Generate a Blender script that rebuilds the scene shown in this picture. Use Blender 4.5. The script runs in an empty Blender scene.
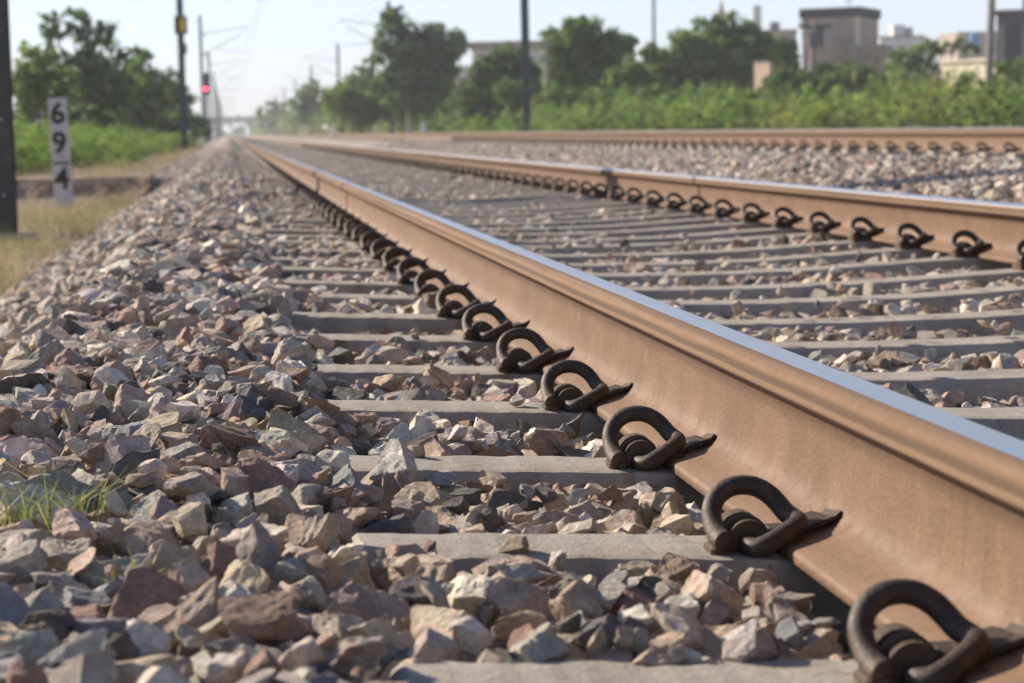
import bpy, math, random
import numpy as np
from mathutils import Matrix, Vector
R = random.Random(7)
N = np.random.default_rng(11)
C = bpy.context.scene.collection
PI = math.pi

# ------------------------------------------------------------------ camera geometry
FPX, YAW, PITCH, ROLL = 2270.0, 0.121999, 0.093341, 0.0213
CAMZ = 0.443
fw = np.array([math.sin(YAW)*math.cos(PITCH), math.cos(YAW)*math.cos(PITCH), -math.sin(PITCH)])
r0 = np.array([math.cos(YAW), -math.sin(YAW), 0.0]); u0 = np.cross(r0, fw)
rt = r0*math.cos(ROLL) - u0*math.sin(ROLL); up = u0*math.cos(ROLL) + r0*math.sin(ROLL)
def at(px, py, d):                       # where a far thing stands: d metres away
    v = fw*d + rt*((px-512)*d/FPX) + up*((341.5-py)*d/FPX)
    return np.array([v[0], v[1], v[2]+CAMZ])
def project(P):
    P = np.atleast_2d(P) - np.array([0, 0, CAMZ]); d = P@fw
    return 512+FPX*(P@rt)/d, 341.5-FPX*(P@up)/d, d

# ------------------------------------------------------------------ object helpers
def tag(o, label=None, cat=None, group=None, kind=None):
    if label: o['label'] = label
    if cat: o['category'] = cat
    if group: o['group'] = group
    if kind: o['kind'] = kind
    return o
def thing(name, label, cat, loc=(0, 0, 0), rz=0.0, group=None):
    o = bpy.data.objects.new(name, None); C.objects.link(o)
    o.empty_display_size = 0.1
    o.location = loc; o.rotation_euler = (0, 0, rz)
    return tag(o, label, cat, group)
def meshdata(name, V, F, mats, smooth=False, mi=None):
    me = bpy.data.meshes.new(name)
    me.from_pydata([tuple(map(float, v)) for v in V], [], [tuple(int(i) for i in f) for f in F])
    for m in (mats if isinstance(mats, (list, tuple)) else [mats]): me.materials.append(m)
    if smooth: me.polygons.foreach_set('use_smooth', [True]*len(me.polygons))
    if mi is not None: me.polygons.foreach_set('material_index', mi)
    me.update(); return me
def obj(name, me, parent=None, loc=None):
    o = bpy.data.objects.new(name, me); C.objects.link(o)
    if parent is not None: o.parent = parent
    if loc is not None: o.location = loc
    return o
def copy_tree(o, parent=None):
    c = o.copy(); C.objects.link(c)
    if parent is not None: c.parent = parent
    for ch in list(o.children): copy_tree(ch, c)
    return c
def fast_tris(name, V, T, mat, col=None, smooth=False):
    me = bpy.data.meshes.new(name)
    nv, nt = len(V), len(T)
    me.vertices.add(nv); me.vertices.foreach_set('co', np.asarray(V, np.float32).ravel())
    me.loops.add(nt*3); me.loops.foreach_set('vertex_index', np.asarray(T, np.int32).ravel())
    me.polygons.add(nt); me.polygons.foreach_set('loop_start', np.arange(0, nt*3, 3, dtype=np.int32))
    me.polygons.foreach_set('loop_total', np.full(nt, 3, np.int32))
    if col is not None:
        a = me.attributes.new('tint', 'FLOAT_COLOR', 'POINT')
        cc = np.ones((nv, 4), np.float32); cc[:, :3] = col
        a.data.foreach_set('color', cc.ravel())
    me.materials.append(mat); me.update(calc_edges=True); me.validate()
    me.polygons.foreach_set('use_smooth', np.full(len(me.polygons), smooth))
    return me
class MB:
    def __init__(s): s.V, s.F, s.sm = [], [], False
    def add(s, V, F):
        n = len(s.V); s.V += [tuple(v) for v in V]; s.F += [tuple(i+n for i in f) for f in F]; return s
    def box(s, x0, x1, y0, y1, z0, z1, b=0.0):
        if b <= 0:
            return s.add([(x, y, z) for z in (z0, z1) for x, y in ((x0, y0), (x1, y0), (x1, y1), (x0, y1))],
                  [(0, 3, 2, 1), (4, 5, 6, 7), (0, 1, 5, 4), (1, 2, 6, 5), (2, 3, 7, 6), (3, 0, 4, 7)])
        V = []
        for z, i in ((z0, b), (z0+b, 0), (z1-b, 0), (z1, b)):
            a0, a1, c0, c1 = x0+i, x1-i, y0+i, y1-i
            V += [(a0+b, c0, z), (a1-b, c0, z), (a1, c0+b, z), (a1, c1-b, z), (a1-b, c1, z), (a0+b, c1, z), (a0, c1-b, z), (a0, c0+b, z)]
        F = [tuple(range(7, -1, -1)), tuple(range(24, 32))]
        for l in range(3):
            for k in range(8): F.append((l*8+k, l*8+(k+1) % 8, l*8+8+(k+1) % 8, l*8+8+k))
        return s.add(V, F)
    def tube(s, P, r, n=8, cap=True):
        P = [Vector(p) for p in P]; m = len(P)
        rr = r if isinstance(r, (list, tuple)) else [r]*m
        V, F = [], []; t = (P[1]-P[0]).normalized()
        a = t.orthogonal().normalized()
        for i in range(m):
            t2 = ((P[min(i+1, m-1)]-P[max(i-1, 0)])).normalized()
            a = (a - t2*a.dot(t2)).normalized(); b = t2.cross(a)
            for k in range(n):
                th = 2*PI*k/n; V.append(P[i]+(a*math.cos(th)+b*math.sin(th))*rr[i])
        for i in range(m-1):
            for k in range(n): F.append((i*n+k, i*n+(k+1) % n, i*n+n+(k+1) % n, i*n+n+k))
        if cap: F += [tuple(range(n-1, -1, -1)), tuple(range((m-1)*n, m*n))]
        return s.add(V, F)
    def prism(s, prof, x0, x1):          # (y,z) outline pushed along x
        n = len(prof); V = [(x0, y, z) for y, z in prof]+[(x1, y, z) for y, z in prof]
        F = [tuple(range(n-1, -1, -1)), tuple(range(n, 2*n))]+[(k, (k+1) % n, n+(k+1) % n, n+k) for k in range(n)]
        return s.add(V, F)
    def prism_y(s, prof, y0, y1):        # (x,z) outline pushed along y
        n = len(prof); V = [(x, y0, z) for x, z in prof]+[(x, y1, z) for x, z in prof]
        F = [tuple(range(n)), tuple(range(2*n-1, n-1, -1))]+[(k, n+k, n+(k+1) % n, (k+1) % n) for k in range(n)]
        return s.add(V, F)
    def build(s, name, mat, parent=None, smooth=False, loc=None):
        return obj(name, meshdata(name, s.V, s.F, mat, smooth), parent, loc)

# ------------------------------------------------------------------ materials
def mat(name, base, rough=0.8, metal=0.0, var=0.0, vscale=8.0, bump=0.0, bscale=40.0, spec=0.3, col2=None, c2scale=3.0, c2lo=.45, c2hi=.65, stretch=None):
    m = bpy.data.materials.new(name); m.use_nodes = True
    nt = m.node_tree; ns, ln = nt.nodes, nt.links
    p = ns['Principled BSDF']; p.inputs['Roughness'].default_value = rough; p.inputs['Metallic'].default_value = metal
    p.inputs['Specular IOR Level'].default_value = spec
    tc = ns.new('ShaderNodeTexCoord'); mp = ns.new('ShaderNodeMapping'); ln.new(tc.outputs['Object'], mp.inputs['Vector'])
    if stretch: mp.inputs['Scale'].default_value = stretch
    rgb = ns.new('ShaderNodeRGB'); rgb.outputs[0].default_value = (*base, 1); out = rgb.outputs[0]
    if col2:
        n2 = ns.new('ShaderNodeTexNoise'); n2.inputs['Scale'].default_value = c2scale; n2.inputs['Detail'].default_value = 6
        n2.inputs['Roughness'].default_value = .65
        ln.new(mp.outputs[0], n2.inputs['Vector'])
        rp = ns.new('ShaderNodeMapRange'); rp.inputs[1].default_value = c2lo; rp.inputs[2].default_value = c2hi
        ln.new(n2.outputs[0], rp.inputs[0])
        mx = ns.new('ShaderNodeMix'); mx.data_type = 'RGBA'; ln.new(rp.outputs[0], mx.inputs[0]); ln.new(out, mx.inputs[6])
        mx.inputs[7].default_value = (*col2, 1); out = mx.outputs[2]
    if var > 0:
        n1 = ns.new('ShaderNodeTexNoise'); n1.inputs['Scale'].default_value = vscale; n1.inputs['Detail'].default_value = 8
        n1.inputs['Roughness'].default_value = .7
        ln.new(mp.outputs[0], n1.inputs['Vector'])
        r1 = ns.new('ShaderNodeMapRange'); r1.inputs[1].default_value = .3; r1.inputs[2].default_value = .7
        r1.inputs[3].default_value = 1-var; r1.inputs[4].default_value = 1+var; ln.new(n1.outputs[0], r1.inputs[0])
        vm = ns.new('ShaderNodeVectorMath'); vm.operation = 'SCALE'; ln.new(out, vm.inputs[0]); ln.new(r1.outputs[0], vm.inputs['Scale']); out = vm.outputs[0]
    ln.new(out, p.inputs['Base Color'])
    if bump > 0:
        n3 = ns.new('ShaderNodeTexNoise'); n3.inputs['Scale'].default_value = bscale; n3.inputs['Detail'].default_value = 6
        ln.new(tc.outputs['Object'], n3.inputs['Vector'])
        bp = ns.new('ShaderNodeBump'); bp.inputs['Distance'].default_value = bump; bp.inputs['Strength'].default_value = 1.0
        ln.new(n3.outputs[0], bp.inputs['Height']); ln.new(bp.outputs[0], p.inputs['Normal'])
    return m
def stone_mat():
    m = bpy.data.materials.new('crushed_stone'); m.use_nodes = True
    nt = m.node_tree; ns, ln = nt.nodes, nt.links; p = ns['Principled BSDF']
    p.inputs['Roughness'].default_value = .82; p.inputs['Specular IOR Level'].default_value = .35
    at_ = ns.new('ShaderNodeAttribute'); at_.attribute_name = 'tint'
    g = ns.new('ShaderNodeNewGeometry')
    n1 = ns.new('ShaderNodeTexNoise'); n1.inputs['Scale'].default_value = 45; n1.inputs['Detail'].default_value = 5; n1.inputs['Roughness'].default_value = .7
    n2 = ns.new('ShaderNodeTexNoise'); n2.inputs['Scale'].default_value = 260; n2.inputs['Detail'].default_value = 3
    ln.new(g.outputs['Position'], n1.inputs['Vector']); ln.new(g.outputs['Position'], n2.inputs['Vector'])
    r1 = ns.new('ShaderNodeMapRange'); r1.inputs[1].default_value = .3; r1.inputs[2].default_value = .7; r1.inputs[3].default_value = .62; r1.inputs[4].default_value = 1.34
    ln.new(n1.outputs[0], r1.inputs[0])
    r2 = ns.new('ShaderNodeMapRange'); r2.inputs[1].default_value = .3; r2.inputs[2].default_value = .7; r2.inputs[3].default_value = .82; r2.inputs[4].default_value = 1.18
    ln.new(n2.outputs[0], r2.inputs[0])
    mu = ns.new('ShaderNodeMath'); mu.operation = 'MULTIPLY'; ln.new(r1.outputs[0], mu.inputs[0]); ln.new(r2.outputs[0], mu.inputs[1])
    vm = ns.new('ShaderNodeVectorMath'); vm.operation = 'SCALE'; ln.new(at_.outputs['Color'], vm.inputs[0]); ln.new(mu.outputs[0], vm.inputs['Scale'])
    # pale dust and rusty staining in patches
    n4 = ns.new('ShaderNodeTexNoise'); n4.inputs['Scale'].default_value = 17; n4.inputs['Detail'].default_value = 4; ln.new(g.outputs['Position'], n4.inputs['Vector'])
    r4 = ns.new('ShaderNodeMapRange'); r4.inputs[1].default_value = .5; r4.inputs[2].default_value = .68; r4.inputs[4].default_value = .36; ln.new(n4.outputs[0], r4.inputs[0])
    mx = ns.new('ShaderNodeMix'); mx.data_type = 'RGBA'; ln.new(r4.outputs[0], mx.inputs[0]); ln.new(vm.outputs[0], mx.inputs[6]); mx.inputs[7].default_value = (.37, .235, .15, 1)
    ln.new(mx.outputs[2], p.inputs['Base Color'])
    n3 = ns.new('ShaderNodeTexNoise'); n3.inputs['Scale'].default_value = 95; n3.inputs['Detail'].default_value = 9; n3.inputs['Roughness'].default_value = .72
    ln.new(g.outputs['Position'], n3.inputs['Vector'])
    bp = ns.new('ShaderNodeBump'); bp.inputs['Distance'].default_value = .006; bp.inputs['Strength'].default_value = 1.0
    ln.new(n3.outputs[0], bp.inputs['Height']); ln.new(bp.outputs[0], p.inputs['Normal'])
    return m
def leaf_mat(name, base, trans=.35, tm=(1.6, 1.9, .9)):
    m = bpy.data.materials.new(name); m.use_nodes = True
    nt = m.node_tree; ns, ln = nt.nodes, nt.links; p = ns['Principled BSDF']; out = ns['Material Output']
    p.inputs['Roughness'].default_value = .6; p.inputs['Specular IOR Level'].default_value = .3
    at_ = ns.new('ShaderNodeAttribute'); at_.attribute_name = 'tint'
    vm = ns.new('ShaderNodeVectorMath'); vm.operation = 'MULTIPLY'; ln.new(at_.outputs['Color'], vm.inputs[0]); vm.inputs[1].default_value = base
    ln.new(vm.outputs[0], p.inputs['Base Color'])
    tr = ns.new('ShaderNodeBsdfTranslucent'); v2 = ns.new('ShaderNodeVectorMath'); v2.operation = 'MULTIPLY'; v2.inputs[1].default_value = tm
    ln.new(vm.outputs[0], v2.inputs[0]); ln.new(v2.outputs[0], tr.inputs['Color'])
    ms = ns.new('ShaderNodeMixShader'); ms.inputs[0].default_value = trans
    ln.new(p.outputs[0], ms.inputs[1]); ln.new(tr.outputs[0], ms.inputs[2]); ln.new(ms.outputs[0], out.inputs['Surface'])
    return m
M = {}
M['stone'] = stone_mat()
M['bed'] = mat('ballast_bed', (.33, .27, .22), .95, var=.45, vscale=22, bump=.03, bscale=20, col2=(.46, .38, .31), c2scale=16)
M['earth'] = mat('dry_earth', (.34, .28, .215), .95, var=.25, vscale=3, col2=(.24, .20, .12), c2scale=.4, bump=.03, bscale=6)
M['bank'] = mat('bank_soil', (.36, .25, .17), .95, var=.45, vscale=9, bump=.05, bscale=9, col2=(.16, .1, .07), c2scale=5)
def noise_fac(ns, ln, vec, scale, lo, hi, a, b, detail=6, rough=.6, st=None):
    if st:
        mp = ns.new('ShaderNodeMapping'); mp.inputs['Scale'].default_value = st; ln.new(vec, mp.inputs['Vector']); vec = mp.outputs[0]
    n = ns.new('ShaderNodeTexNoise'); n.inputs['Scale'].default_value = scale; n.inputs['Detail'].default_value = detail; n.inputs['Roughness'].default_value = rough
    ln.new(vec, n.inputs['Vector']); q = ns.new('ShaderNodeMapRange'); ln.new(n.outputs[0], q.inputs[0])
    for k, v in zip((1, 2, 3, 4), (lo, hi, a, b)): q.inputs[k].default_value = v
    return q.outputs[0]
def layered(name, base, layers, rough, bumps, metal=0.0, spec=.35):
    # layers: (colour, scale, lo, hi, strength, stretch); bumps: (scale, distance)
    m = bpy.data.materials.new(name); m.use_nodes = True; nt = m.node_tree; ns, ln = nt.nodes, nt.links; p = ns['Principled BSDF']
    p.inputs['Roughness'].default_value = rough; p.inputs['Metallic'].default_value = metal; p.inputs['Specular IOR Level'].default_value = spec
    tc = ns.new('ShaderNodeTexCoord'); vec = tc.outputs['Object']
    c = ns.new('ShaderNodeRGB'); c.outputs[0].default_value = (*base, 1); out = c.outputs[0]
    for (col, sc_, lo, hi, stg, st) in layers:
        f = noise_fac(ns, ln, vec, sc_, lo, hi, 0, stg, 8, .68, st)
        mx = ns.new('ShaderNodeMix'); mx.data_type = 'RGBA'; ln.new(f, mx.inputs[0]); ln.new(out, mx.inputs[6]); mx.inputs[7].default_value = (*col, 1); out = mx.outputs[2]
    ln.new(out, p.inputs['Base Color'])
    ln.new(noise_fac(ns, ln, vec, 40, .3, .7, max(.05, rough-.12), min(1, rough+.12)), p.inputs['Roughness'])
    prev = None
    for (sc_, dist) in bumps:
        n = ns.new('ShaderNodeTexNoise'); n.inputs['Scale'].default_value = sc_; n.inputs['Detail'].default_value = 6; ln.new(vec, n.inputs['Vector'])
        bp = ns.new('ShaderNodeBump'); bp.inputs['Distance'].default_value = dist; ln.new(n.outputs[0], bp.inputs['Height'])
        if prev: ln.new(prev, bp.inputs['Normal'])
        prev = bp.outputs[0]
    ln.new(prev, p.inputs['Normal']); return m
def banded(m, bands):
    # lengthwise bands of colour at fixed depths below the rail top, broken up by noise
    nt = m.node_tree; ns, ln = nt.nodes, nt.links; p = ns['Principled BSDF']; src = p.inputs['Base Color'].links[0].from_socket
    tc = ns.new('ShaderNodeTexCoord'); sp = ns.new('ShaderNodeSeparateXYZ'); ln.new(tc.outputs['Object'], sp.inputs[0])
    wob = noise_fac(ns, ln, tc.outputs['Object'], 9, .3, .7, -.0013, .0013, 5, .6, (1, .35, 1))
    ad = ns.new('ShaderNodeMath'); ad.operation = 'ADD'; ln.new(sp.outputs['Z'], ad.inputs[0]); ln.new(wob, ad.inputs[1])
    for (col, z0, hw, stg) in bands:
        a = ns.new('ShaderNodeMath'); a.operation = 'SUBTRACT'; ln.new(ad.outputs[0], a.inputs[0]); a.inputs[1].default_value = z0
        b = ns.new('ShaderNodeMath'); b.operation = 'ABSOLUTE'; ln.new(a.outputs[0], b.inputs[0])
        q = ns.new('ShaderNodeMapRange'); q.interpolation_type = 'SMOOTHSTEP'; ln.new(b.outputs[0], q.inputs[0])
        for k, v in zip((1, 2, 3, 4), (hw*.35, hw, stg, 0)): q.inputs[k].default_value = v
        mx = ns.new('ShaderNodeMix'); mx.data_type = 'RGBA'; ln.new(q.outputs[0], mx.inputs[0]); ln.new(src, mx.inputs[6]); mx.inputs[7].default_value = (*col, 1); src = mx.outputs[2]
    ln.new(src, p.inputs['Base Color'])
M['rail'] = layered('rail_rust', (.185, .107, .060), [((.135, .075, .043), 5, .42, .66, .75, None), ((.27, .165, .095), 11, .5, .72, .55, None), ((.11, .062, .038), 30, .55, .72, .6, (1, 1.3, .14)),
    ((.30, .19, .11), 60, .56, .74, .4, (1, 1, .18)), ((.08, .05, .035), 95, .62, .7, .7, None)], .68, [(160, .0012), (45, .0012)])
M['headside'] = layered('rail_head_rust', (.20, .124, .075), [((.12, .08, .055), 26, .42, .6, .75, (1, .012, 1.6)), ((.30, .2, .12), 40, .5, .66, .6, (1, .02, 2)), ((.09, .06, .045), 80, .6, .7, .5, None)], .78, [(150, .0008)], spec=.15)
banded(M['headside'], [((.10, .066, .045), -.0165, .0055, .7), ((.27, .175, .105), -.0245, .0045, .6), ((.25, .13, .07), -.0075, .003, .4)])  # grease and rust bands along the side of the head
banded(M['rail'], [((.11, .066, .04), -.052, .012, .5), ((.26, .165, .10), -.150, .012, .45)])  # darker band at the top of the web, paler band on the foot
M['polish'] = mat('polished_steel', (.72, .69, .66), .38, metal=1.0, var=.08, vscale=6, stretch=(60, .6, 1))
M['weld'] = mat('weld_metal', (.045, .028, .02), .8, var=.3, vscale=60, bump=.002, bscale=90)
M['clip'] = layered('clip_steel', (.050, .035, .026), [((.14, .075, .042), 32, .5, .66, .7, None), ((.025, .019, .017), 20, .5, .66, .6, None), ((.24, .15, .09), 90, .6, .7, .6, None)], .62, [(260, .0009), (70, .0011)], metal=.1, spec=.5)
M['iron'] = layered('cast_iron', (.085, .06, .044), [((.15, .085, .05), 38, .48, .64, .7, None), ((.22, .17, .13), 60, .58, .72, .6, None)], .85, [(190, .0016), (60, .0012)])
M['liner'] = layered('liner_steel', (.045, .031, .024), [((.13, .075, .045), 40, .5, .65, .7, None)], .7, [(180, .0009)])
M['conc'] = layered('sleeper_concrete', (.38, .34, .29), [((.25, .215, .18), 6, .45, .66, .8, None), ((.47, .43, .37), 13, .52, .7, .6, None), ((.22, .15, .10), 4, .58, .72, .55, None), ((.13, .115, .1), 150, .60, .66, .85, None), ((.2, .175, .15), 45, .58, .68, .6, None)], .92, [(70, .0022), (320, .0012)], spec=.2)
M['drygrass'] = leaf_mat('dry_grass', (.50, .42, .295), .25, (1, 1, 1))
M['greengrass'] = leaf_mat('green_grass', (.20, .23, .10), .3, (1.2, 1.3, .9))
M['leaf'] = leaf_mat('leaf_mid', (.125, .17, .062), .36)
M['leafdark'] = leaf_mat('leaf_dark', (.09, .132, .058), .33)
M['leafbright'] = leaf_mat('leaf_bright', (.165, .205, .078), .4)
M['bark'] = mat('bark', (.17, .13, .1), .9, var=.3, vscale=6)
M['palebark'] = mat('pale_bark', (.4, .36, .31), .9, var=.3, vscale=6)
M['mast'] = mat('mast_paint', (.045, .045, .045), .6, var=.25, vscale=9, spec=.4, col2=(.075, .07, .06), c2scale=3)
M['mastgreen'] = mat('mast_green_grey', (.06, .085, .08), .6, var=.2, vscale=5)
M['galv'] = mat('galvanised', (.32, .34, .35), .5, metal=.4, var=.1, vscale=8)
M['muff'] = mat('concrete_muff', (.3, .27, .23), .9, var=.2, vscale=6)
M['white'] = mat('weathered_white', (.52, .5, .52), .8, var=.1, vscale=12, col2=(.4, .38, .38), c2scale=6, bump=.001, bscale=60)
M['black'] = mat('black_paint', (.02, .02, .022), .6, var=.1)
M['yellow'] = mat('yellow_plate', (.75, .5, .06), .6, var=.1)
M['wire'] = mat('wire_copper', (.12, .13, .13), .5, metal=.5)
M['plaster'] = mat('grey_pink_plaster', (.44, .36, .31), .9, var=.14, vscale=.8, col2=(.33, .28, .25), c2scale=.5)
M['cream'] = mat('cream_plaster', (.72, .63, .47), .9, var=.1, vscale=1.0, col2=(.55, .47, .36), c2scale=.6)
M['whitewall'] = mat('whitewashed_wall', (.72, .70, .68), .9, var=.08, vscale=.7, col2=(.55, .53, .52), c2scale=.4)
M['greywall'] = mat('dark_grey_wall', (.16, .15, .16), .9, var=.2, vscale=.8, col2=(.24, .22, .22), c2scale=.5)
M['rubble'] = mat('rubble_wall', (.3, .25, .2), .95, var=.35, vscale=3)
M['brick'] = mat('peach_brick', (.47, .35, .26), .9, var=.15, vscale=2)
M['roofdark'] = mat('roof_slab_dark', (.1, .1, .095), .9, var=.2, vscale=1)
M['roofbrown'] = mat('roof_slab_brown', (.27, .2, .17), .9, var=.15, vscale=1)
M['dark'] = mat('window_dark', (.03, .032, .036), .3, spec=.6)
M['blue'] = mat('blue_plastic', (.05, .2, .5), .5, var=.1)
M['tealconc'] = mat('bridge_concrete', (.2, .24, .24), .9, var=.1)
def lamp_mat(name, col, s):
    m = bpy.data.materials.new(name); m.use_nodes = True; p = m.node_tree.nodes['Principled BSDF']
    p.inputs['Base Color'].default_value = (*col, 1); p.inputs['Emission Color'].default_value = (*col, 1); p.inputs['Emission Strength'].default_value = s
    return m
M['redlamp'] = lamp_mat('signal_red', (1, .05, .10), 5)

ORD = ['nearest', 'second', 'third', 'fourth', 'fifth', 'sixth', 'seventh', 'eighth', 'ninth', 'tenth', 'eleventh', 'twelfth', 'thirteenth', 'fourteenth', 'fifteenth',
       'sixteenth', 'seventeenth', 'eighteenth', 'nineteenth', 'twentieth', 'twenty-first', 'twenty-second', 'twenty-third', 'twenty-fourth', 'twenty-fifth']

# ------------------------------------------------------------------ track layout (x across, y along, z up; 0 = sleeper top)
S0, SP = 1.645, 0.6
XA, XB = 0.6225, 2.416                      # rail centres, near track
XC, XD = 5.75, 7.498                         # far track
Z2 = 0.179                                   # far track stands on a higher formation
ML, MR = -1.65, 9.9                          # mast rows

def smooth(a, b, x): t = np.clip((x-a)/(b-a), 0, 1); return t*t*(3-2*t)
def noise1(x, y, s, seed):                   # cheap smooth value noise
    r = np.random.default_rng(seed).random((64, 64)); X = np.asarray(x)/s+17.3; Y = np.asarray(y)/s+9.1
    i, j = np.floor(X).astype(int), np.floor(Y).astype(int); fx, fy = X-i, Y-j
    fx = fx*fx*(3-2*fx); fy = fy*fy*(3-2*fy)
    g = lambda a, b: r[a % 64, b % 64]
    return (g(i, j)*(1-fx)+g(i+1, j)*fx)*(1-fy)+(g(i, j+1)*(1-fx)+g(i+1, j+1)*fx)*fy
def ground_left(y): return -.34 + .29*smooth(27.6, 28.6, y)
def surf(x, y):                              # top of the ballast / soil
    x = np.asarray(x, float); y = np.asarray(y, float)
    gl = ground_left(y)
    z = np.zeros(np.broadcast(x, y).shape)
    top = np.interp(x, [.11, .35, XA-.1, XA+.2, 1.2, 1.79, XB-.2, XB+.1, 2.64, 2.88], [.03, .0205, .0085, -.004, -.022, -.022, -.004, .0085, .0205, .03])
    crib = top - .007 + .04*(noise1(x, y, .24, 3)-.5) - .014*smooth(2.6, 4.6, y)*smooth(.9, .6, x) - .022*smooth(.6, .9, x) + .011*smooth(7, 11, y)*smooth(.9, .6, x) + .012*smooth(12, 20, y)*smooth(.6, .9, x) + .008*smooth(2.9, 1.9, y)
    sh = .062 + .03*(noise1(x, y, .5, 5)-.5)
    z = np.where(x > .12, crib, sh)
    z = np.where((x > .02) & (x <= .12), sh-.012, z)
    sh = sh - .034*smooth(-.10, .03, x)*smooth(2.5, 3.2, y)
    t = np.clip((-.33-x)/.8, 0, None)                     # left slope
    zl = sh - t*.41
    z = np.where(x < -.33, np.maximum(zl, gl+.012*(noise1(x, y, 1.5, 8)-.5)), z)
    rise = .0 + (Z2-.018)*smooth(3.1, 4.8, x) + .03*(noise1(x, y, .6, 6)-.5)
    z = np.where(x > 2.87, rise, z)
    z = np.where(x > 8.4, Z2 - (x-8.4)*.55, z)
    z = np.where(x > 9.2, -.26, z)
    return z

# ------------------------------------------------------------------ ground sheet
def sheet(name, xs, ys, zf, m):
    X, Y = np.meshgrid(xs, ys); Z = zf(X, Y)
    V = np.stack([X, Y, Z], -1).reshape(-1, 3); nx = len(xs); T = []
    i, j = np.meshgrid(np.arange(nx-1), np.arange(len(ys)-1)); a = (j*nx+i).ravel()
    T = np.concatenate([np.stack([a, a+1, a+nx+1], -1), np.stack([a, a+nx+1, a+nx], -1)])
    o = obj(name, fast_tris(name, V, T, m, smooth=True)); tag(o, kind='structure'); return o
def gz(x, y):
    z = np.where(x < -1.0, ground_left(y)+.03*(noise1(x, y, 2.5, 8)-.5)-.0, -.32)
    z = np.where(x < -1.0, z - .35*smooth(-8, -14, x), z)
    z = z + np.where(x > 9.5, .06*(noise1(x, y, 5, 4)-.5), 0)
    return np.where((x > -.9) & (x < 9.2), z-.15, z)
ys = np.concatenate([np.arange(-12, 27.4, .7), np.arange(27.4, 29, .12), np.arange(29, 60, 1.5), np.geomspace(60, 1500, 30)])
xs = np.concatenate([-np.geomspace(500, 14, 14), np.arange(-13, -1.0, .4), [-1, -.9, 2, 5, 9, 9.4], np.arange(10, 40, 1.5), np.geomspace(42, 700, 16)])
sheet('ground', xs, ys, gz, M['earth'])
# soil face of the cross bank
V, F = [], []; xx = np.arange(-12, -.9, .12)
for k, x in enumerate(xx):
    a = noise1(x, 1, .35, 21)*.16-.05; b = noise1(x, 5, .25, 22)*.12
    for (dy, z) in ((-.35-b, -.37), (-.14-b, -.28+.1*a), (-.03-a*.6, -.16), (.10-a, -.055), (.5, -.038), (1.1, -.045)):
        V.append((x, 28.1+dy, z+.014))
    if k:
        for q in range(5): i = (k-1)*6+q; F.append((i, i+6, i+7, i+1))
tag(obj('earth_bank', meshdata('earth_bank', V, F, M['bank'])), kind='structure')

yb = np.concatenate([np.arange(-4, 8, .15), np.arange(8, 30, .3), np.arange(30, 80, 1), np.geomspace(80, 1400, 40)])
xb = np.concatenate([np.arange(-1.45, 3.4, .09), np.arange(3.4, 9.4, .3)])
def bedz(X, Y):
    s = surf(X, Y); low = np.where(Y < 62, .06, .015)
    under = ((np.abs(X-XA) < .14) | (np.abs(X-XB) < .14))
    z = s-low-np.where(under, .03, 0)
    return np.where(X < -1.3, z-.08, z)
sheet('ballast_bed', xb, yb, bedz, M['bed'])

# ------------------------------------------------------------------ sleepers
def sleeper_mesh():
    # stations along x: (x, top z)
    st = [(.108, .024), (.12, .031), (.35, .0205), (.545, .0105), (XA-.10, .0085), (XA+.10, -.0005), (XA+.2, -.004), (1.2, -.022), (1.4965, -.025)]
    st = st + [(2.993-x, z) for x, z in reversed(st[:-1])]
    xs_ = [p[0] for p in st]; zs_ = [p[1] for p in st]
    xx = np.concatenate([[.108, .113, .122], np.arange(.14, .60, .017), np.arange(.62, 2.85, .05), [2.871, 2.88, 2.885]])
    V, F = [], []; n = len(xx); ch = np.zeros((2, n))
    for side in (0, 1):
        for q in range(R.randint(5, 9)):
            c = R.uniform(.12, .62) if q < 4 else R.uniform(.7, 2.8); w = R.uniform(.008, .03); ch[side] += R.uniform(.003, .013)*np.exp(-((xx-c)/w)**2)
    for i, x in enumerate(xx):
        z = float(np.interp(x, xs_, zs_))+R.uniform(-.0006, .0006); e = (.014, .005, 0)[min(i, n-1-i, 2)]; j1, j2 = R.uniform(-.001, .001), R.uniform(-.001, .001); a, b2 = ch[0][i], ch[1][i]
        V += [(x, -.118+e, -.19), (x, -.0800+e+a*.5+j1, z-.011-a), (x, -.0725+e+a+j1, z-.0015-e*.4), (x, -.060+e+a, z-e*.2), (x, .060-e-b2, z-e*.2), (x, .0725-e-b2+j2, z-.0015-e*.4), (x, .080-e-b2*.5+j2, z-.011-b2), (x, .118-e, -.19)]
    for i in range(n-1):
        for k in range(7): a = i*8+k; F.append((a, a+8, a+9, a+1))
    F += [tuple(range(8)), tuple((n-1)*8+k for k in range(7, -1, -1))]
    return meshdata('concrete_sleeper', V, F, M['conc'])
SMV = [sleeper_mesh() for _ in range(6)]; SM = SMV[0]
NS1, NS2 = 200, 90
sl_group = 'concrete sleepers of the railway tracks'
for n in range(NS1):
    o = obj('concrete_sleeper', SMV[n % 6], loc=(R.uniform(-.012, .012), S0+SP*n+(.03 if n == 0 else 0), R.uniform(-.003, .003)))
    o.rotation_euler = (0, 0, R.uniform(-.006, .006))
    if n < 25: lab = ORD[n]+' concrete sleeper from the front of the near track, half sunk in ballast' if n else 'nearest concrete sleeper of the near track, cut by the bottom edge of the photo'
    else: lab = 'grey concrete sleeper of the near track, far beyond the rail weld marks'
    tag(o, lab, 'sleeper', sl_group)
n2 = 22
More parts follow.
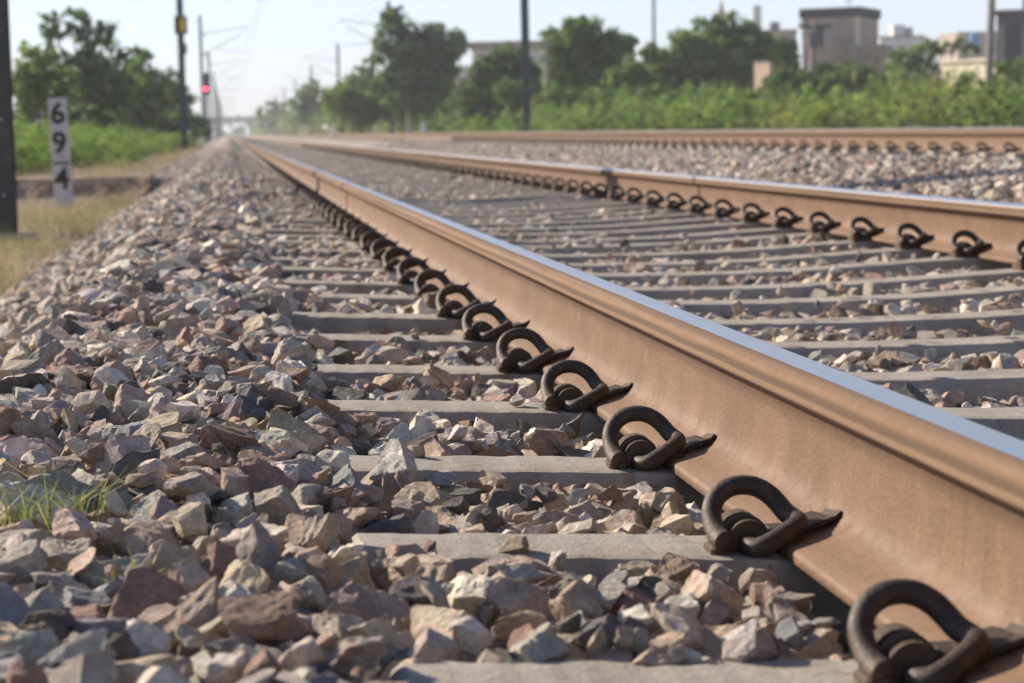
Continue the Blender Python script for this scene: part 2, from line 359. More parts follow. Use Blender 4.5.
for n in range(NS2):
    o = obj('concrete_sleeper', SM, loc=(XC-XA, S0+SP*(n2+n), Z2))
    if n < 20: lab = (ORD[n]+' visible' if n else 'rightmost')+' concrete sleeper of the far raised track, counted from the right edge'
    else: lab = 'grey concrete sleeper end of the far raised track, away toward the vanishing point'
    tag(o, lab, 'sleeper', sl_group)
b = MB()
for n in range(NS1, 900): b.add([(x, S0+SP*n+y, z) for x in (.11, 2.88) for y in (-.1, -.07, .07, .1) for z in ([-.1] if abs(y) > .08 else [.01])], [(0, 4, 5, 1), (1, 5, 6, 2), (2, 6, 7, 3)])
for n in range(n2+NS2, 900): b.add([(XC-XA+x, S0+SP*n+y, Z2+z) for x in (.11, 2.88) for y in (-.1, -.07, .07, .1) for z in ([-.1] if abs(y) > .08 else [.01])], [(0, 4, 5, 1), (1, 5, 6, 2), (2, 6, 7, 3)])
tag(b.build('distant_sleepers', M['conc']), 'concrete sleepers merging into grey lines far down both tracks', 'sleepers', sl_group, 'stuff')

# ------------------------------------------------------------------ rails
half = [(0, 0), (.010, .0003), (.0240, .0013), (.0312, .0038), (.0348, .0078), (.0360, .0115), (.0361, .0145), (.0363, .0275), (.0362, .0295), (.0353, .0318), (.0265, .0358), (.0170, .0405), (.0120, .0460), (.0092, .056),
        (.0083, .07), (.0083, .100), (.0098, .120), (.0135, .133), (.0205, .1415), (.031, .147), (.050, .1525), (.071, .1585), (.0745, .1612), (.075, .165), (.075, .1705), (.0735, .172)]
def rail_profile(cant, off=0.0):
    L = [(-u, v) for u, v in reversed(half[1:])]+half
    out = []
    for u, v in L:
        if off: u += off*(1 if u > 0 else -1)*(abs(u) > 1e-6); v += (-off if v < .02 else (off if v > .16 else 0))
        out.append((u-cant*v, -v-cant*u))
    return out
def rail(xc, ztop, cant, label, marks, group='four rust brown running rails'):
    t = thing('rail', label, 'rail', (xc, -3, ztop), group=group); ztop = 0.0
    pr = rail_profile(cant); b = MB()
    ysx = [0]+[3+SP*k for k in range(0, 40, 2)]+[60, 120, 400, 1400]
    nP = len(pr); V = [(x, y, z+ztop) for y in ysx for x, z in pr]; F = []; mi = []
    for i in range(len(ysx)-1):
        for k in range(nP):
            k2 = (k+1) % nP; F.append((i*nP+k, i*nP+k2, (i+1)*nP+k2, (i+1)*nP+k))
            vm = (L_[k][1]+L_[k2][1])/2; mi.append(1 if vm < .042 and k2 != 0 else 0)
    F += [tuple(range(nP-1, -1, -1)), tuple(range((len(ysx)-1)*nP, len(ysx)*nP))]; mi += [0, 0]
    me = meshdata('rail_body', V, F, [M['rail'], M['headside']], smooth=True, mi=mi)
    o = obj('rail_body', me, t)
    # polished strip where the wheels run, slightly proud
    top = [(u, v) for u, v in ((-.0185, .00085), (-.010, .0003), (0, 0), (.010, .0003), (.0240, .0013), (.0312, .0038), (.0330, .0058))]
    if cant < 0: top = [(-u, v) for u, v in reversed(top)]
    V = [(u-cant*v, y, -v-cant*u+ztop+.0006) for y in (0, 40, 1400) for u, v in top]; n = len(top)
    F = [(j*n+k, j*n+k+1, j*n+n+k+1, j*n+n+k) for j in (0, 1) for k in range(n-1)]
    obj('running_surface', meshdata('running_surface', V, F, M['polish'], smooth=True), t)
    for (y, w, full) in marks:
        q = rail_profile(cant, .0034)
        if not full: q2 = [p for p in q]
        bb = MB(); bb.prism_y([(x, z+ztop) for x, z in reversed(q)] if False else [(x, z+ztop-(.0022 if full == 0 and z > -.02 else 0)) for x, z in q], y+3, y+3+w)
        bb.build('weld_collar', M['weld'], t)
    return t
L_ = [(-u, v) for u, v in reversed(half[1:])]+half
CANT = .05
rail(XA, .178, CANT, 'nearest rust brown rail with polished top, sweeping in from the lower right corner', [(11.95, .022, 0)])
rail(XB, .178, -CANT, 'second rust brown rail of the near track, with weld marks above its clips', [(11.55, .03, 0), (26.6, .05, 0)])
rail(XC, Z2+.178, CANT, 'rust brown rail of the raised far track, at eye height before the bushes', [])
rail(XD, Z2+.178, -CANT, 'rearmost rust brown rail, mostly hidden behind the raised track rail before it', [])

# ------------------------------------------------------------------ rail fastenings
def spline(P, k):
    P = [Vector(p) for p in P]; out = []
    for i in range(len(P)-1):
        a, b2, c, d = P[max(i-1, 0)], P[i], P[i+1], P[min(i+2, len(P)-1)]
        for j in range(k):
            t = j/k; out.append(.5*((2*b2)+(c-a)*t+(2*a-5*b2+4*c-d)*t*t+(3*b2-a-3*c+d)*t**3))
    out.append(P[-1]); return out
CP = [(-.037, -.046, .021), (-.039, -.028, .0235), (-.0398, -.008, .033), (-.0385, .005, .046), (-.031, .013, .0585), (-.018, .017, .0670), (-.003, .018, .0695), (.011, .016, .0675), (.023, .011, .0605),
      (.0312, .004, .0515), (.0365, -.006, .0435), (.0415, -.018, .0392), (.0428, -.029, .0372), (.0365, -.039, .0340), (.022, -.047, .0270), (.008, -.052, .0205), (-.003, -.051, .0160), (-.010, -.040, .0145), (-.008, -.010, .0160), (-.008, .045, .016)]
def clip_mesh(k, n): 
    b = MB(); P = spline(CP, k); b.tube(P, [.0105]+[.0112]*6+[.0103]*(len(P)-8)+[.009], n); return b
def insert_mb():
    b = MB()
    # ribbed hood over the centre leg
    for (y0, y1, r) in ((-.028, -.020, .0225), (-.020, -.011, .0175), (-.011, .001, .0245), (.001, .010, .020), (.010, .032, .0245)):
        pr = [(-.006+r*math.cos(a), .0185+r*math.sin(a)) for a in [PI*q/10 for q in range(11)]]
        pr = [(-.006+r, -.016)]+pr+[(-.006-r, -.016)]
        b.prism_y([(x, z) for x, z in reversed(pr)], y0, y1)
    b.box(-.046, .018, -.038, .038, -.026, .006, .003)
    b.box(-.049, -.027, -.044, -.004, .002, .018, .003)      # heel ledge
    b.box(.0185, .030, -.030, .030, -.026, .004, .002)
    return b
def liner_mb(k=6):
    # plate lying on the rail foot, its inner edge curled up against the web
    line = [(.020, .0115), (.034, .0165), (.049, .0225), (.061, .0300), (.074, .0335), (.084, .0375), (.0900, .0450)]
    V, F = [], []; ys = (-.027, -.022, 0, .022, .027)
    for j, y in enumerate(ys):
        for i, (x, z) in enumerate(line):
            zz = z - (0 if i < 5 else (.0035 if abs(y) < .02 else (0 if y < 0 else .006)))
            V.append((x, y, zz)); V.append((x-.0012, y, zz+(.0046 if i < 5 else (.0036 if i == 5 else .0014))))
    n = len(line)
    for j in range(len(ys)-1):
        for i in range(n-1):
            a = (j*n+i)*2; c = ((j+1)*n+i)*2
            F += [(a, a+2, c+2, c), (a+1, c+1, c+3, a+3)]
        a = (j*n+n-1)*2; c = ((j+1)*n+n-1)*2; F.append((a, a+1, c+1, c))
        a = (j*n)*2; c = ((j+1)*n)*2; F.append((a, c, c+1, a+1))
    for j in (0, len(ys)-1):
        for i in range(n-1): a = (j*n+i)*2; F.append((a, a+1, a+3, a+2) if j == 0 else (a, a+2, a+3, a+1))
    b = MB(); b.add(V, F); b.box(.026, .046, -.046, .046, .0140, .0235, .001); return b
CLX = XA-.083-.023-.006
def make_fastening():
    t = thing('rail_fastening', 'x', 'rail clip')
    o = clip_mesh(5, 14).build('spring_clip', M['clip'], t, smooth=True)
    insert_mb().build('insert', M['iron'], t); liner_mb().build('liner', M['liner'], t)
    return t
proto = make_fastening(); used = False
lowb = clip_mesh(2, 6); i0 = insert_mb(); lowb.add(i0.V, i0.F); l0 = liner_mb(); lowb.add(l0.V, l0.F)
lowme = meshdata('rail_fastening', lowb.V, lowb.F, M['clip'])
clip_group = 'looped spring clips holding the rails down'
def place_clips(x, z, first, count, start_word, rail_word, detail):
    global used
    for n in range(count):
        y = S0+SP*(first+n)-.01+(.045 if first+n == 0 else 0)
        if n < detail:
            if not used: o = proto; used = True
            else: o = copy_tree(proto)
            for ch in o.children:
                if ch.name.startswith('spring_clip'):
                    ch.location.y = R.uniform(-.006, .006); ch.rotation_euler = (R.uniform(-.03, .03), R.uniform(-.05, .05), R.uniform(-.07, .07))
        else:
            o = obj('rail_fastening', lowme)
        o.location = (x+R.uniform(-.001, .001), y, z); o.rotation_euler = (0, 0, R.uniform(-.02, .02))
        if n < 25: lab = (start_word if n == 0 else ORD[n])+' rusty looped spring clip '+rail_word
        else: lab = 'tiny dark spring clip far along '+rail_word.split('along ')[-1]
        tag(o, lab, 'rail clip', clip_group)
place_clips(CLX+.003, .006, 0, 120, 'nearest', 'counted from the front along the nearest rail', 45)
place_clips(XB-.075+.0086-.023+.006, .010, 8, 110, 'rightmost', 'counted from the right edge along the second rail', 30)
place_clips(XC-.083-.023+.004, Z2+.010, 24, 70, 'rightmost', 'counted from the right edge along the raised far rail', 25)
b = MB(); LV = np.array([tuple(v) for v in lowb.V]); LF = lowb.F
def restclip(x, y, z, mirror): 
    P = LV.copy()
    if mirror: P[:, 0] *= -1; P[:, 1] *= -1
    b.add([(p[0]+x, p[1]+y, p[2]+z) for p in P], LF)
for n in range(0, 26): restclip(XA+.075-.0086+.019, S0+SP*n, .004, True)
for n in range(0, 30): restclip(XB+.083+.019, S0+SP*n, .010, True)
for n in range(120, 150): restclip(CLX, S0+SP*n, .010, False)
tag(b.build('distant_rail_clips', M['clip']), 'remaining dark spring clips beyond the ones that can be counted', 'rail clips', clip_group, 'stuff')

# ------------------------------------------------------------------ stones
def icosphere(sub):
    t = (1+5**.5)/2
    V = [(-1, t, 0), (1, t, 0), (-1, -t, 0), (1, -t, 0), (0, -1, t), (0, 1, t), (0, -1, -t), (0, 1, -t), (t, 0, -1), (t, 0, 1), (-t, 0, -1), (-t, 0, 1)]
    F = [(0, 11, 5), (0, 5, 1), (0, 1, 7), (0, 7, 10), (0, 10, 11), (1, 5, 9), (5, 11, 4), (11, 10, 2), (10, 7, 6), (7, 1, 8), (3, 9, 4), (3, 4, 2), (3, 2, 6), (3, 6, 8), (3, 8, 9), (4, 9, 5), (2, 4, 11), (6, 2, 10), (8, 6, 7), (9, 8, 1)]
    V = [np.array(v, float)/np.linalg.norm(v) for v in V]
    for _ in range(sub):
        c = {}; G = []
        def mid(a, b):
            k = (min(a, b), max(a, b))
            if k not in c: m = V[a]+V[b]; V.append(m/np.linalg.norm(m)); c[k] = len(V)-1
            return c[k]
        for a, b2, d in F:
            x, y, z = mid(a, b2), mid(b2, d), mid(d, a); G += [(a, x, z), (b2, y, x), (d, z, y), (x, y, z)]
        F = G
    return np.array(V), np.array(F)
ICO = [icosphere(k) for k in range(4)]
def rock(sub, rough=0.0):
    V = ICO[sub][0].copy()*1.25
    k = int(N.integers(7, 12))
    dirs = []
    while len(dirs) < k:
        d = N.normal(size=3); d /= np.linalg.norm(d)
        if all(d@e < .6 for e in dirs): dirs.append(d)
        elif N.random() < .03: dirs.append(d)
    for d in dirs:
        o = N.uniform(.42, .84); h = V@d-o; V -= np.outer(np.maximum(h, 0), d)
    V += V*(rough*N.normal(size=(len(V), 1)))
    if sub >= 2:   # large shallow undulation
        for fr, am, q in ((4.5, .024, 3), (9, .013, 4), (17, .008, 5))[:sub]:
            for _ in range(q):
                w = N.normal(size=3)*fr; V += am*np.sin(V@w+N.random()*6)[:, None]*ICO[sub][0]
    m = np.abs(V).max(0); return V/m
ROCKS = {0: [rock(0) for _ in range(40)], 1: [rock(1, .006) for _ in range(40)], 2: [rock(2, .008) for _ in range(40)]}
PAL = [('warm grey', (.32, .28, .24), 31), ('pale grey', (.44, .405, .36), 15), ('pinkish brown', (.37, .26, .205), 14), ('tan', (.43, .32, .215), 14), ('blue grey', (.195, .20, .208), 5),
       ('dark grey', (.10, .095, .092), 9), ('reddish brown', (.27, .155, .115), 8), ('purplish', (.26, .215, .205), 3), ('cream', (.60, .53, .44), 8)]
PW = np.array([p[2] for p in PAL], float); PW /= PW.sum(); PC = np.array([p[1] for p in PAL]); PC = (PC*.68+PC.mean(1, keepdims=True)*.32)*np.array([1.46, 1.39, 1.29])
def rotmat(yaw, tx, ty):
    cy, sy = np.cos(yaw), np.sin(yaw); cx, sx = np.cos(tx), np.sin(tx); c2, s2 = np.cos(ty), np.sin(ty); z = np.zeros_like(cy); o = z+1
    Rz = np.stack([cy, -sy, z, sy, cy, z, z, z, o], -1).reshape(-1, 3, 3); Rx = np.stack([o, z, z, z, cx, -sx, z, sx, cx], -1).reshape(-1, 3, 3)
    Ry = np.stack([c2, z, s2, z, o, z, -s2, z, c2], -1).reshape(-1, 3, 3)
    return Rz@Rx@Ry
def in_rail(x, m):
    return (abs(x-XA) < m) | (abs(x-XB) < m)
stones = []      # x y z a b c yaw tx ty pal
def deposit(x0, x1, y0, y1, dens, smin, smax, smu, passes=1):
    g = .01; nx, ny = int((x1-x0)/g)+20, int((y1-y0)/g)+20; gx0, gy0 = x0-.1, y0-.1
    X, Y = np.meshgrid(gx0+np.arange(nx)*g, gy0+np.arange(ny)*g, indexing='ij')
    H = surf(X, Y)-.062
    sl = (np.abs(((Y-S0+SP/2) % SP)-SP/2) < .085) & (X > .105) & (X < 2.89)
    H[sl] = -.004
    own = np.full(H.shape, -1, np.int32)
    n = int((x1-x0)*(y1-y0)*dens)
    PX = N.uniform(x0, x1, n); PY = N.uniform(y0, y1, n); SZ = np.clip(np.exp(N.normal(math.log(smu), .41, n)), smin, smax)
    order = np.argsort(-SZ*(1+.8*N.random(n))) if passes == 2 else np.arange(n)
    T = surf(PX, PY); base_id = len(stones)
    for i in order:
        x, y, s = PX[i], PY[i], SZ[i]
        if x < -.1*y-.9 or x > .36*y+.9: continue
        dy = ((y-S0+SP/2) % SP)-SP/2; a = s/2
        onsl = x > .09 and x < 2.9 and abs(dy) < .075+a*.55
        perch = False
        if onsl:
            if N.random() > .035 or s > .045 or abs(dy) > .05 or in_rail(x, .17): continue
            perch = True
        if .09 < x < 2.95:
            if in_rail(x, .072+a*.5) : continue
            for cx in (CLX, XB-.094):
                if abs(x-cx) < .06+a and abs(dy) < .07+a*.9: break
            else: cx = None
            if cx is not None: continue
        b_ = a*N.uniform(.58, .98); c_ = a*N.uniform(.34, .8)
        ci, cj = int((x-gx0)/g), int((y-gy0)/g); q = max(1, int(a/g*.8)); 
        P = H[ci-q:ci+q+1, cj-q:cj+q+1]
        if P.size == 0: continue
        base = np.sort(P.ravel())[int(P.size*.55)]
        tgt = T[i] + (.03 if perch else 0) + (.012 if N.random() < .15 else 0)
        if in_rail(x, .12): tgt = min(tgt, -.02)
        if base > tgt-.55*c_ and not perch: continue
        zc = base+c_*.62
        if perch: zc = (.02 if x < .5 else 0.0)+c_*.8
        w = max(1, int(a/g)); 
        dx, dyy = np.meshgrid(np.arange(-w, w+1)*g, np.arange(-w, w+1)*g, indexing='ij')
        rr = 1-(dx*dx+dyy*dyy)/(a*b_); top = np.where(rr > 0, zc+c_*np.sqrt(np.maximum(rr, 0)), -9)
        Q = H[ci-w:ci+w+1, cj-w:cj+w+1]
        if Q.shape != top.shape: continue
        mk = top > Q; Q[mk] = top[mk]; own[ci-w:ci+w+1, cj-w:cj+w+1][mk] = len(stones)
        tilt = .36 if s > .05 else .5
        stones.append((x, y, zc, a*1.04, b_*1.04, c_*1.06, N.uniform(0, 6.283), N.normal(0, tilt), N.normal(0, tilt), int(N.choice(len(PAL), p=PW))))
    cnt = np.bincount(own[own >= 0].ravel(), minlength=len(stones))
    vis.update({k: int(cnt[k]) for k in range(base_id, len(stones))})
vis = {}
deposit(-1.35, .105, 1.15, 9.0, 3400, .022, .098, .048)
deposit(.1, 2.95, 1.15, 9.0, 2600, .02, .08, .041)
deposit(-1.35, .105, 9.0, 22.0, 1700, .035, .09, .053)
deposit(.1, 2.95, 9.0, 22.0, 1000, .03, .08, .05)
deposit(2.9, 5.2, 6.5, 20, 1500, .035, .09, .055)
ST = np.array(stones); nst = len(ST)
# the 300 that show largest are things of their own
VC = np.array([vis.get(k, 0) for k in range(nst)])
px, py, dd = project(ST[:, :3])
score = np.sqrt(VC)*ST[:, 3]/dd**1.25
score[(px < -8) | (px > 1032) | (py > 690) | (py < 140) | (VC < 5)] = 0
# hidden behind the near rail
railside = (ST[:, 0] > XA) & (ST[:, 0] < XB)
slope = (CAMZ-ST[:, 2]-ST[:, 5])/np.maximum(ST[:, 0], .01)
score[railside & (slope > .37)] = 0
sel = np.argsort(-score)[:300]; sel = sel[score[sel] > 0]
selset = set(sel.tolist())

def emit(idx, sub):
    A = ST[idx]; Rm = rotmat(A[:, 6], A[:, 7], A[:, 8]); v = N.integers(0, 40, len(idx))
    base = np.stack(ROCKS[sub])[v]
    P = np.einsum('nij,nkj->nki', Rm, base*A[:, None, 3:6])+A[:, None, :3]
    k = base.shape[1]; T = ICO[sub][1][None]+(np.arange(len(idx))*k)[:, None, None]
    col = PC[A[:, 9].astype(int)]*N.uniform(.78, 1.22, (len(idx), 1))*N.uniform(.95, 1.05, (len(idx), 3))
    return P.reshape(-1, 3), T.reshape(-1, 3), np.repeat(col, k, 0)
rest = np.array([k for k in range(nst) if k not in selset])
parts = [emit(rest[ST[rest, 1] < 4.5], 2), emit(rest[(ST[rest, 1] >= 4.5) & (ST[rest, 1] < 14)], 1), emit(rest[ST[rest, 1] >= 14], 0)]
# loose far stones, scattered
def scatter(x0, x1, y0, y1, dens, s0, s1):
    global ST
    n = int((x1-x0)*(y1-y0)*dens); x = N.uniform(x0, x1, n); y = N.uniform(y0, y1, n)
    k = (x > -.1*y-1.5) & (x < .37*y+1.5); x, y = x[k], y[k]
    dy = ((y-S0+SP/2) % SP)-SP/2
    on1 = (x > .09) & (x < 2.9) & (np.abs(dy) < .09); on2 = (x > XC-XA+.09) & (x < XC-XA+2.9) & (np.abs(dy) < .09)
    nr = (np.abs(x-XA) > .11) & (np.abs(x-XB) > .11) & (np.abs(x-XC) > .11) & (np.abs(x-XD) > .11)
    k = ~on1 & ~on2 & nr; x, y = x[k], y[k]; n = len(x)
    a = N.uniform(s0, s1, n)/2; b_ = a*N.uniform(.7, 1, n); c_ = a*N.uniform(.5, .8, n); z = surf(x, y)-c_*N.uniform(.2, 1.6, n)
    ST = np.stack([x, y, z, a, b_, c_, N.uniform(0, 6.28, n), N.normal(0, .35, n), N.normal(0, .35, n), N.choice(len(PAL), n, p=PW)], -1)
    parts.append(emit(np.arange(n), 0))
ST_near = ST
scatter(-1.3, .1, 22, 62, 420, .045, .09); scatter(.1, 2.9, 22, 62, 330, .04, .08); scatter(2.9, 5.2, 20, 62, 480, .045, .09)
scatter(4.6, 8.3, 12, 50, 330, .04, .08)
scatter(-1.75, -1.15, 5, 30, 60, .03, .08); scatter(-2.3, -1.5, 8, 34, 14, .03, .09); scatter(-2.6, -1.2, 27.3, 28.6, 140, .04, .12)
ST = ST_near
off = 0; VV, TT, CC = [], [], []
for V, T, c in parts: VV.append(V); TT.append(T+off); CC.append(c); off += len(V)
bal = obj('ballast', fast_tris('ballast', np.concatenate(VV), np.concatenate(TT), M['stone'], np.concatenate(CC)))
tag(bal, 'crushed grey and pinkish stone ballast heaped along both tracks', 'ballast', 'crushed ballast stones of the track', 'stuff')

sizew = lambda s: 'large' if s > .062 else ('medium' if s > .047 else 'small')
def shapew(a, b2, c): return 'flat' if c/a < .52 else ('long' if b2/a < .76 else ('blocky' if c/a > .68 else 'angular'))
def place(x, y):
    k = int(round((y-S0)/SP)); k2 = int(math.floor((y-S0)/SP))
    if x < .11:
        zone = 'on left shoulder' if x > -.4 else 'on left slope'
        if k <= 0: return zone+' near bottom edge'
        return zone+' beside '+(ORD[k] if k < 25 else 'far')+' sleeper'
    side = 'left of nearest rail' if x < XA else ('between the two rails' if x < XB else 'beyond second rail')
    if k2 < 0: return side+' before the nearest sleeper'
    return side+' behind '+ORD[min(k2, 24)]+' sleeper'
info = {}
for k in sel:
    s = ST[k]; key = (sizew(s[3]*2), shapew(s[3], s[4], s[5]), PAL[int(s[9])][0], place(s[0], s[1])); info.setdefault(key, []).append(k)
for key, ks in info.items():
    ks.sort(key=lambda k: px[k])
    for r, k in enumerate(ks):
        s = ST[k]; V = rock(3, .004)*s[3:6]; V = V@rotmat(s[6:7], s[7:8], s[8:9])[0].T
        col = PC[int(s[9])]*N.uniform(.82, 1.2)*N.uniform(.95, 1.05, 3)
        me = fast_tris('ballast_stone', V, ICO[3][1], M['stone'], np.repeat(col[None], len(V), 0))
        o = obj('ballast_stone', me, loc=tuple(s[:3]))
        lab = '%s %s %s stone %s' % key
        if len(ks) > 1: lab += ', '+(['leftmost', 'second from left', 'third from left', 'fourth from left', 'fifth from left', 'sixth from left'][min(r, 5)])
        tag(o, lab, 'stone', 'crushed ballast stones of the track')

# ------------------------------------------------------------------ blades of grass
def blades(x, y, z, h, w, lean, colA, colB, name, m, bend=.3):
    n = len(x); th = N.uniform(0, 2*PI, n); ph = N.uniform(0, 2*PI, n); ln_ = np.abs(N.normal(0, lean, n))
    d = np.stack([np.cos(th), np.sin(th), np.zeros(n)], -1)*w[:, None]/2
    o = np.stack([x, y, z], -1); L = np.stack([np.cos(ph)*ln_, np.sin(ph)*ln_, np.ones(n)], -1)*h[:, None]
    mid = o+L*.5; L2 = L.copy(); L2[:, :2] *= (1+bend*2); L2[:, 2] *= .93; tip = o+L2
    V = np.stack([o-d, o+d, mid-d*.7, mid+d*.7, tip], 1).reshape(-1, 3); b0 = (np.arange(n)*5)[:, None, None]
    T = (np.array([[0, 1, 3], [0, 3, 2], [2, 3, 4]])[None]+b0).reshape(-1, 3)
    t = N.random((n, 1)); c = (np.array(colA)*t+np.array(colB)*(1-t))*N.uniform(.75, 1.2, (n, 1))
    if name == 'dry_grass':
        gpatch = np.clip((noise1(x, y, .55, 77)-.62)*5, 0, 1)[:, None]; c = c*(1-gpatch*.8)+np.array([.42, .62, .28])*gpatch*.8*N.uniform(.6, 1.3, (n, 1))
    return obj(name, fast_tris(name, V, T, m, np.repeat(c, 5, 0)))
n = 52000
y = N.uniform(7, 29, n); x = -1.12-np.abs(N.random(n))**1.3*(.1*y+1.2)
y = np.concatenate([y, N.uniform(28.3, 95, 26000)]); x = np.concatenate([x, -1.0-N.random(26000)**1.4*2.2])
keep = noise1(x, y, .35, 31)*.7+N.random(len(x))*.5 > .42
x, y = x[keep], y[keep]; z = np.maximum(surf(x, y), ground_left(y))-.01
h = N.uniform(.05, .18, len(x))*(.35+1.5*noise1(x, y, .5, 33)**1.5)
g = blades(x, y, z, h, N.uniform(.002, .006, len(x)), .45, (1.35, 1.2, 1.05), (.6, .62, .45), 'dry_grass', M['drygrass'])
tag(g, 'straw coloured dry grass beside the ballast around the black mast', 'grass', kind='stuff')
def tuft(px_, py_, d, n, r, hh, label, dry=.3, m='greengrass'):
    for d in np.arange(1.5, 6, .01):
        c = at(px_, py_, d)
        if c[2] < float(surf(c[0], c[1]))+.0: break
    a = N.uniform(0, 6.28, n); q = r*np.sqrt(N.random(n)); x = c[0]+q*np.cos(a); y = c[1]+q*np.sin(a)*.8
    o = blades(x, y, np.full(n, c[2]-.015), N.uniform(.4, 1, n)*hh+.04, N.uniform(.002, .0042, n), .42, (.8, 1.0, .8), (2.4, 1.8, 1.5), 'grass_tuft', M[m], .9)
    tag(o, label, 'grass tuft')
tuft(70, 522, 0, 42, .032, .042, 'small green grass tuft growing among the stones at left')
tuft(10, 526, 0, 26, .03, .03, 'low green sprouts among the stones at the left edge')
tuft(128, 590, 0, 14, .015, .015, 'tiny green sprout low between the stones right of the grass tuft')

# ------------------------------------------------------------------ vegetation
def leaves(cent, rad, cnt, size, spread=1.0):
    """cent (k,3), rad (k,), leaves cnt each; clumpy shell-biased; returns V,T,col"""
    out = []
    P, CL = [], []
    for c, r, q in zip(cent, rad, cnt):
        m = max(6, int(q/26)); dv = N.normal(size=(m, 3)); dv /= np.linalg.norm(dv, axis=1)[:, None]
        cc = c+dv*(r*N.uniform(.45, 1.0, (m, 1))); cr = r*N.uniform(.13, .34, m); t = N.uniform(.5, 1.75, (m, 1))*np.stack([N.uniform(.85, 1.2, m), np.ones(m), N.uniform(.7, 1.1, m)], -1)
        w = N.integers(0, m, q); dd_ = N.normal(size=(q, 3)); P.append(cc[w]+dd_*(cr[w]*.55)[:, None]); CL.append(t[w])
    P = np.concatenate(P); CL = np.concatenate(CL)*N.uniform(.8, 1.2, (len(P), 1)); n = len(P)
    a = N.normal(size=(n, 3)); a /= np.linalg.norm(a, axis=1)[:, None]; b2 = np.cross(a, N.normal(size=(n, 3))); b2 /= np.linalg.norm(b2, axis=1)[:, None]
    s = N.uniform(.6, 1.3, (n, 1))*size
    V = np.stack([P-a*s*.6, P+b2*s*.3, P+a*s*.6, P-b2*s*.3], 1).reshape(-1, 3); b0 = (np.arange(n)*4)[:, None, None]
    T = (np.array([[0, 1, 2], [0, 2, 3]])[None]+b0).reshape(-1, 3)
    return V, T, np.repeat(CL, 4, 0)
def tree(label, lobes, d, m, trunk, zg=-.3, size=.17, dens=1.0, bark='bark', name='tree', depth=.7, group='trees beyond the tracks', cat='tree'):
    c, r = [], []
    for (lx, ly, lr) in lobes:
        rr = lr*d/FPX; p = at(lx, ly, d); p = p+np.array([0, 1, 0])*R.uniform(-depth, depth)*rr; c.append(p); r.append(rr)
    c, r = np.array(c), np.array(r); base = at(trunk, 120, d); base[2] = zg
    t = thing(name, label, cat, tuple(base), group=group)
    cnt = [int(max(120, min(6000, 56*dens*(q/size)**2))) for q in r]
    V, T, col = leaves(c, r*1.12, cnt, size)
    obj('crown', fast_tris('crown', V-base, T, M[m], col), t)
    b = MB(); top = c.mean(0)-base; h = max(top[2], .8); tr = max(.05, .035*h)
    fork = Vector((top[0]*.25, top[1]*.25, h*.55))
    b.tube([(0, 0, -.3), (top[0]*.06, 0, h*.25), fork], [tr*1.4, tr, tr*.8], 7)
    for q in c:
        e = Vector(q-base); mid_ = (fork+e)*.5+Vector((0, 0, -.05*h)); b.tube([fork, mid_, e], [tr*.55, tr*.32, tr*.1], 5)
    b.build('trunk', M[bark], t)
gL = 'trees left of the tracks'
tree('bright green leafy tree at far left, just right of the black mast', [(30, 68, 22), (48, 92, 24), (24, 92, 22), (60, 78, 16), (40, 58, 13), (36, 110, 18)], 68, 'leaf', 40, -.4, group=gL)
tree('tall open crowned tree with sky gaps, above the white 69/4 post', [(51, 24, 13), (57, 42, 12), (60, 60, 13), (78, 24, 13), (88, 42, 14), (103, 36, 13), (100, 58, 20), (84, 72, 18), (118, 70, 20), (92, 95, 24), (66, 98, 18), (112, 95, 22), (68, 14, 6)], 80, 'leafdark', 92, -.4, group=gL, dens=.9)
tree('dark rounded tree behind the left bushes, left of the tall mast', [(139, 50, 9), (142, 64, 13), (134, 80, 18), (152, 84, 17), (128, 98, 20), (150, 102, 20), (140, 118, 16), (120, 105, 16)], 92, 'leaf', 140, -.4, group=gL)
tree('low dark tree beside the tall mast with the yellow plate', [(176, 80, 11), (168, 92, 14), (182, 96, 12), (174, 110, 15), (189, 112, 8), (160, 112, 14)], 108, 'leafdark', 174, -.4, group=gL)
tree('low dark thicket behind the left hedge, under the open crowned tree', [(x, 124+R.uniform(-7, 3), 15) for x in range(22, 118, 12)], 74, 'leafdark', 70, -.4, group=gL)
tree('low dark thicket behind the left hedge, near the tall yellow plate mast', [(x, 124+R.uniform(-5, 3), 13) for x in range(118, 196, 11)]+[(204, 128, 7)], 100, 'leafdark', 150, -.4, group=gL)
gR = 'trees right of the tracks'
for q, (xa, xb, yy, dd_, lab) in enumerate(((338, 470, 108, 132, 'leafy thicket at the foot of the tallest ragged tree'), (466, 560, 106, 112, 'leafy thicket under the dark spreading tree'),
        (552, 668, 107, 100, 'leafy thicket under the full rounded tree'), (655, 780, 104, 96, 'leafy thicket under the widest dark tree, left of the peach hut'), (776, 880, 89, 96, 'leafy thicket in front of the grey flat roofed house'), (876, 950, 92, 96, 'leafy thicket left of the cream wall'), (950, 1050, 101, 78, 'leafy thicket under the cream wall at right'))):
    tree(lab, [(x, yy+R.uniform(-8, 8), R.uniform(11, 18)) for x in range(xa, xb, 11)], dd_, ('leaf', 'leafdark', 'leaf')[q % 3], (xa+xb)/2, -.4, size=.15, dens=1.2, name='thicket', group='thickets beyond the raised track', cat='thicket')
tree('hazy distant tree nearest the vanishing point', [(268, 116, 9), (276, 108, 8), (262, 122, 6), (284, 118, 9)], 420, 'leafdark', 272, size=.6, group=gR)
tree('hazy low tree right of the most distant one', [(296, 114, 9), (288, 106, 6), (300, 122, 8)], 330, 'leafdark', 296, size=.5, group=gR)
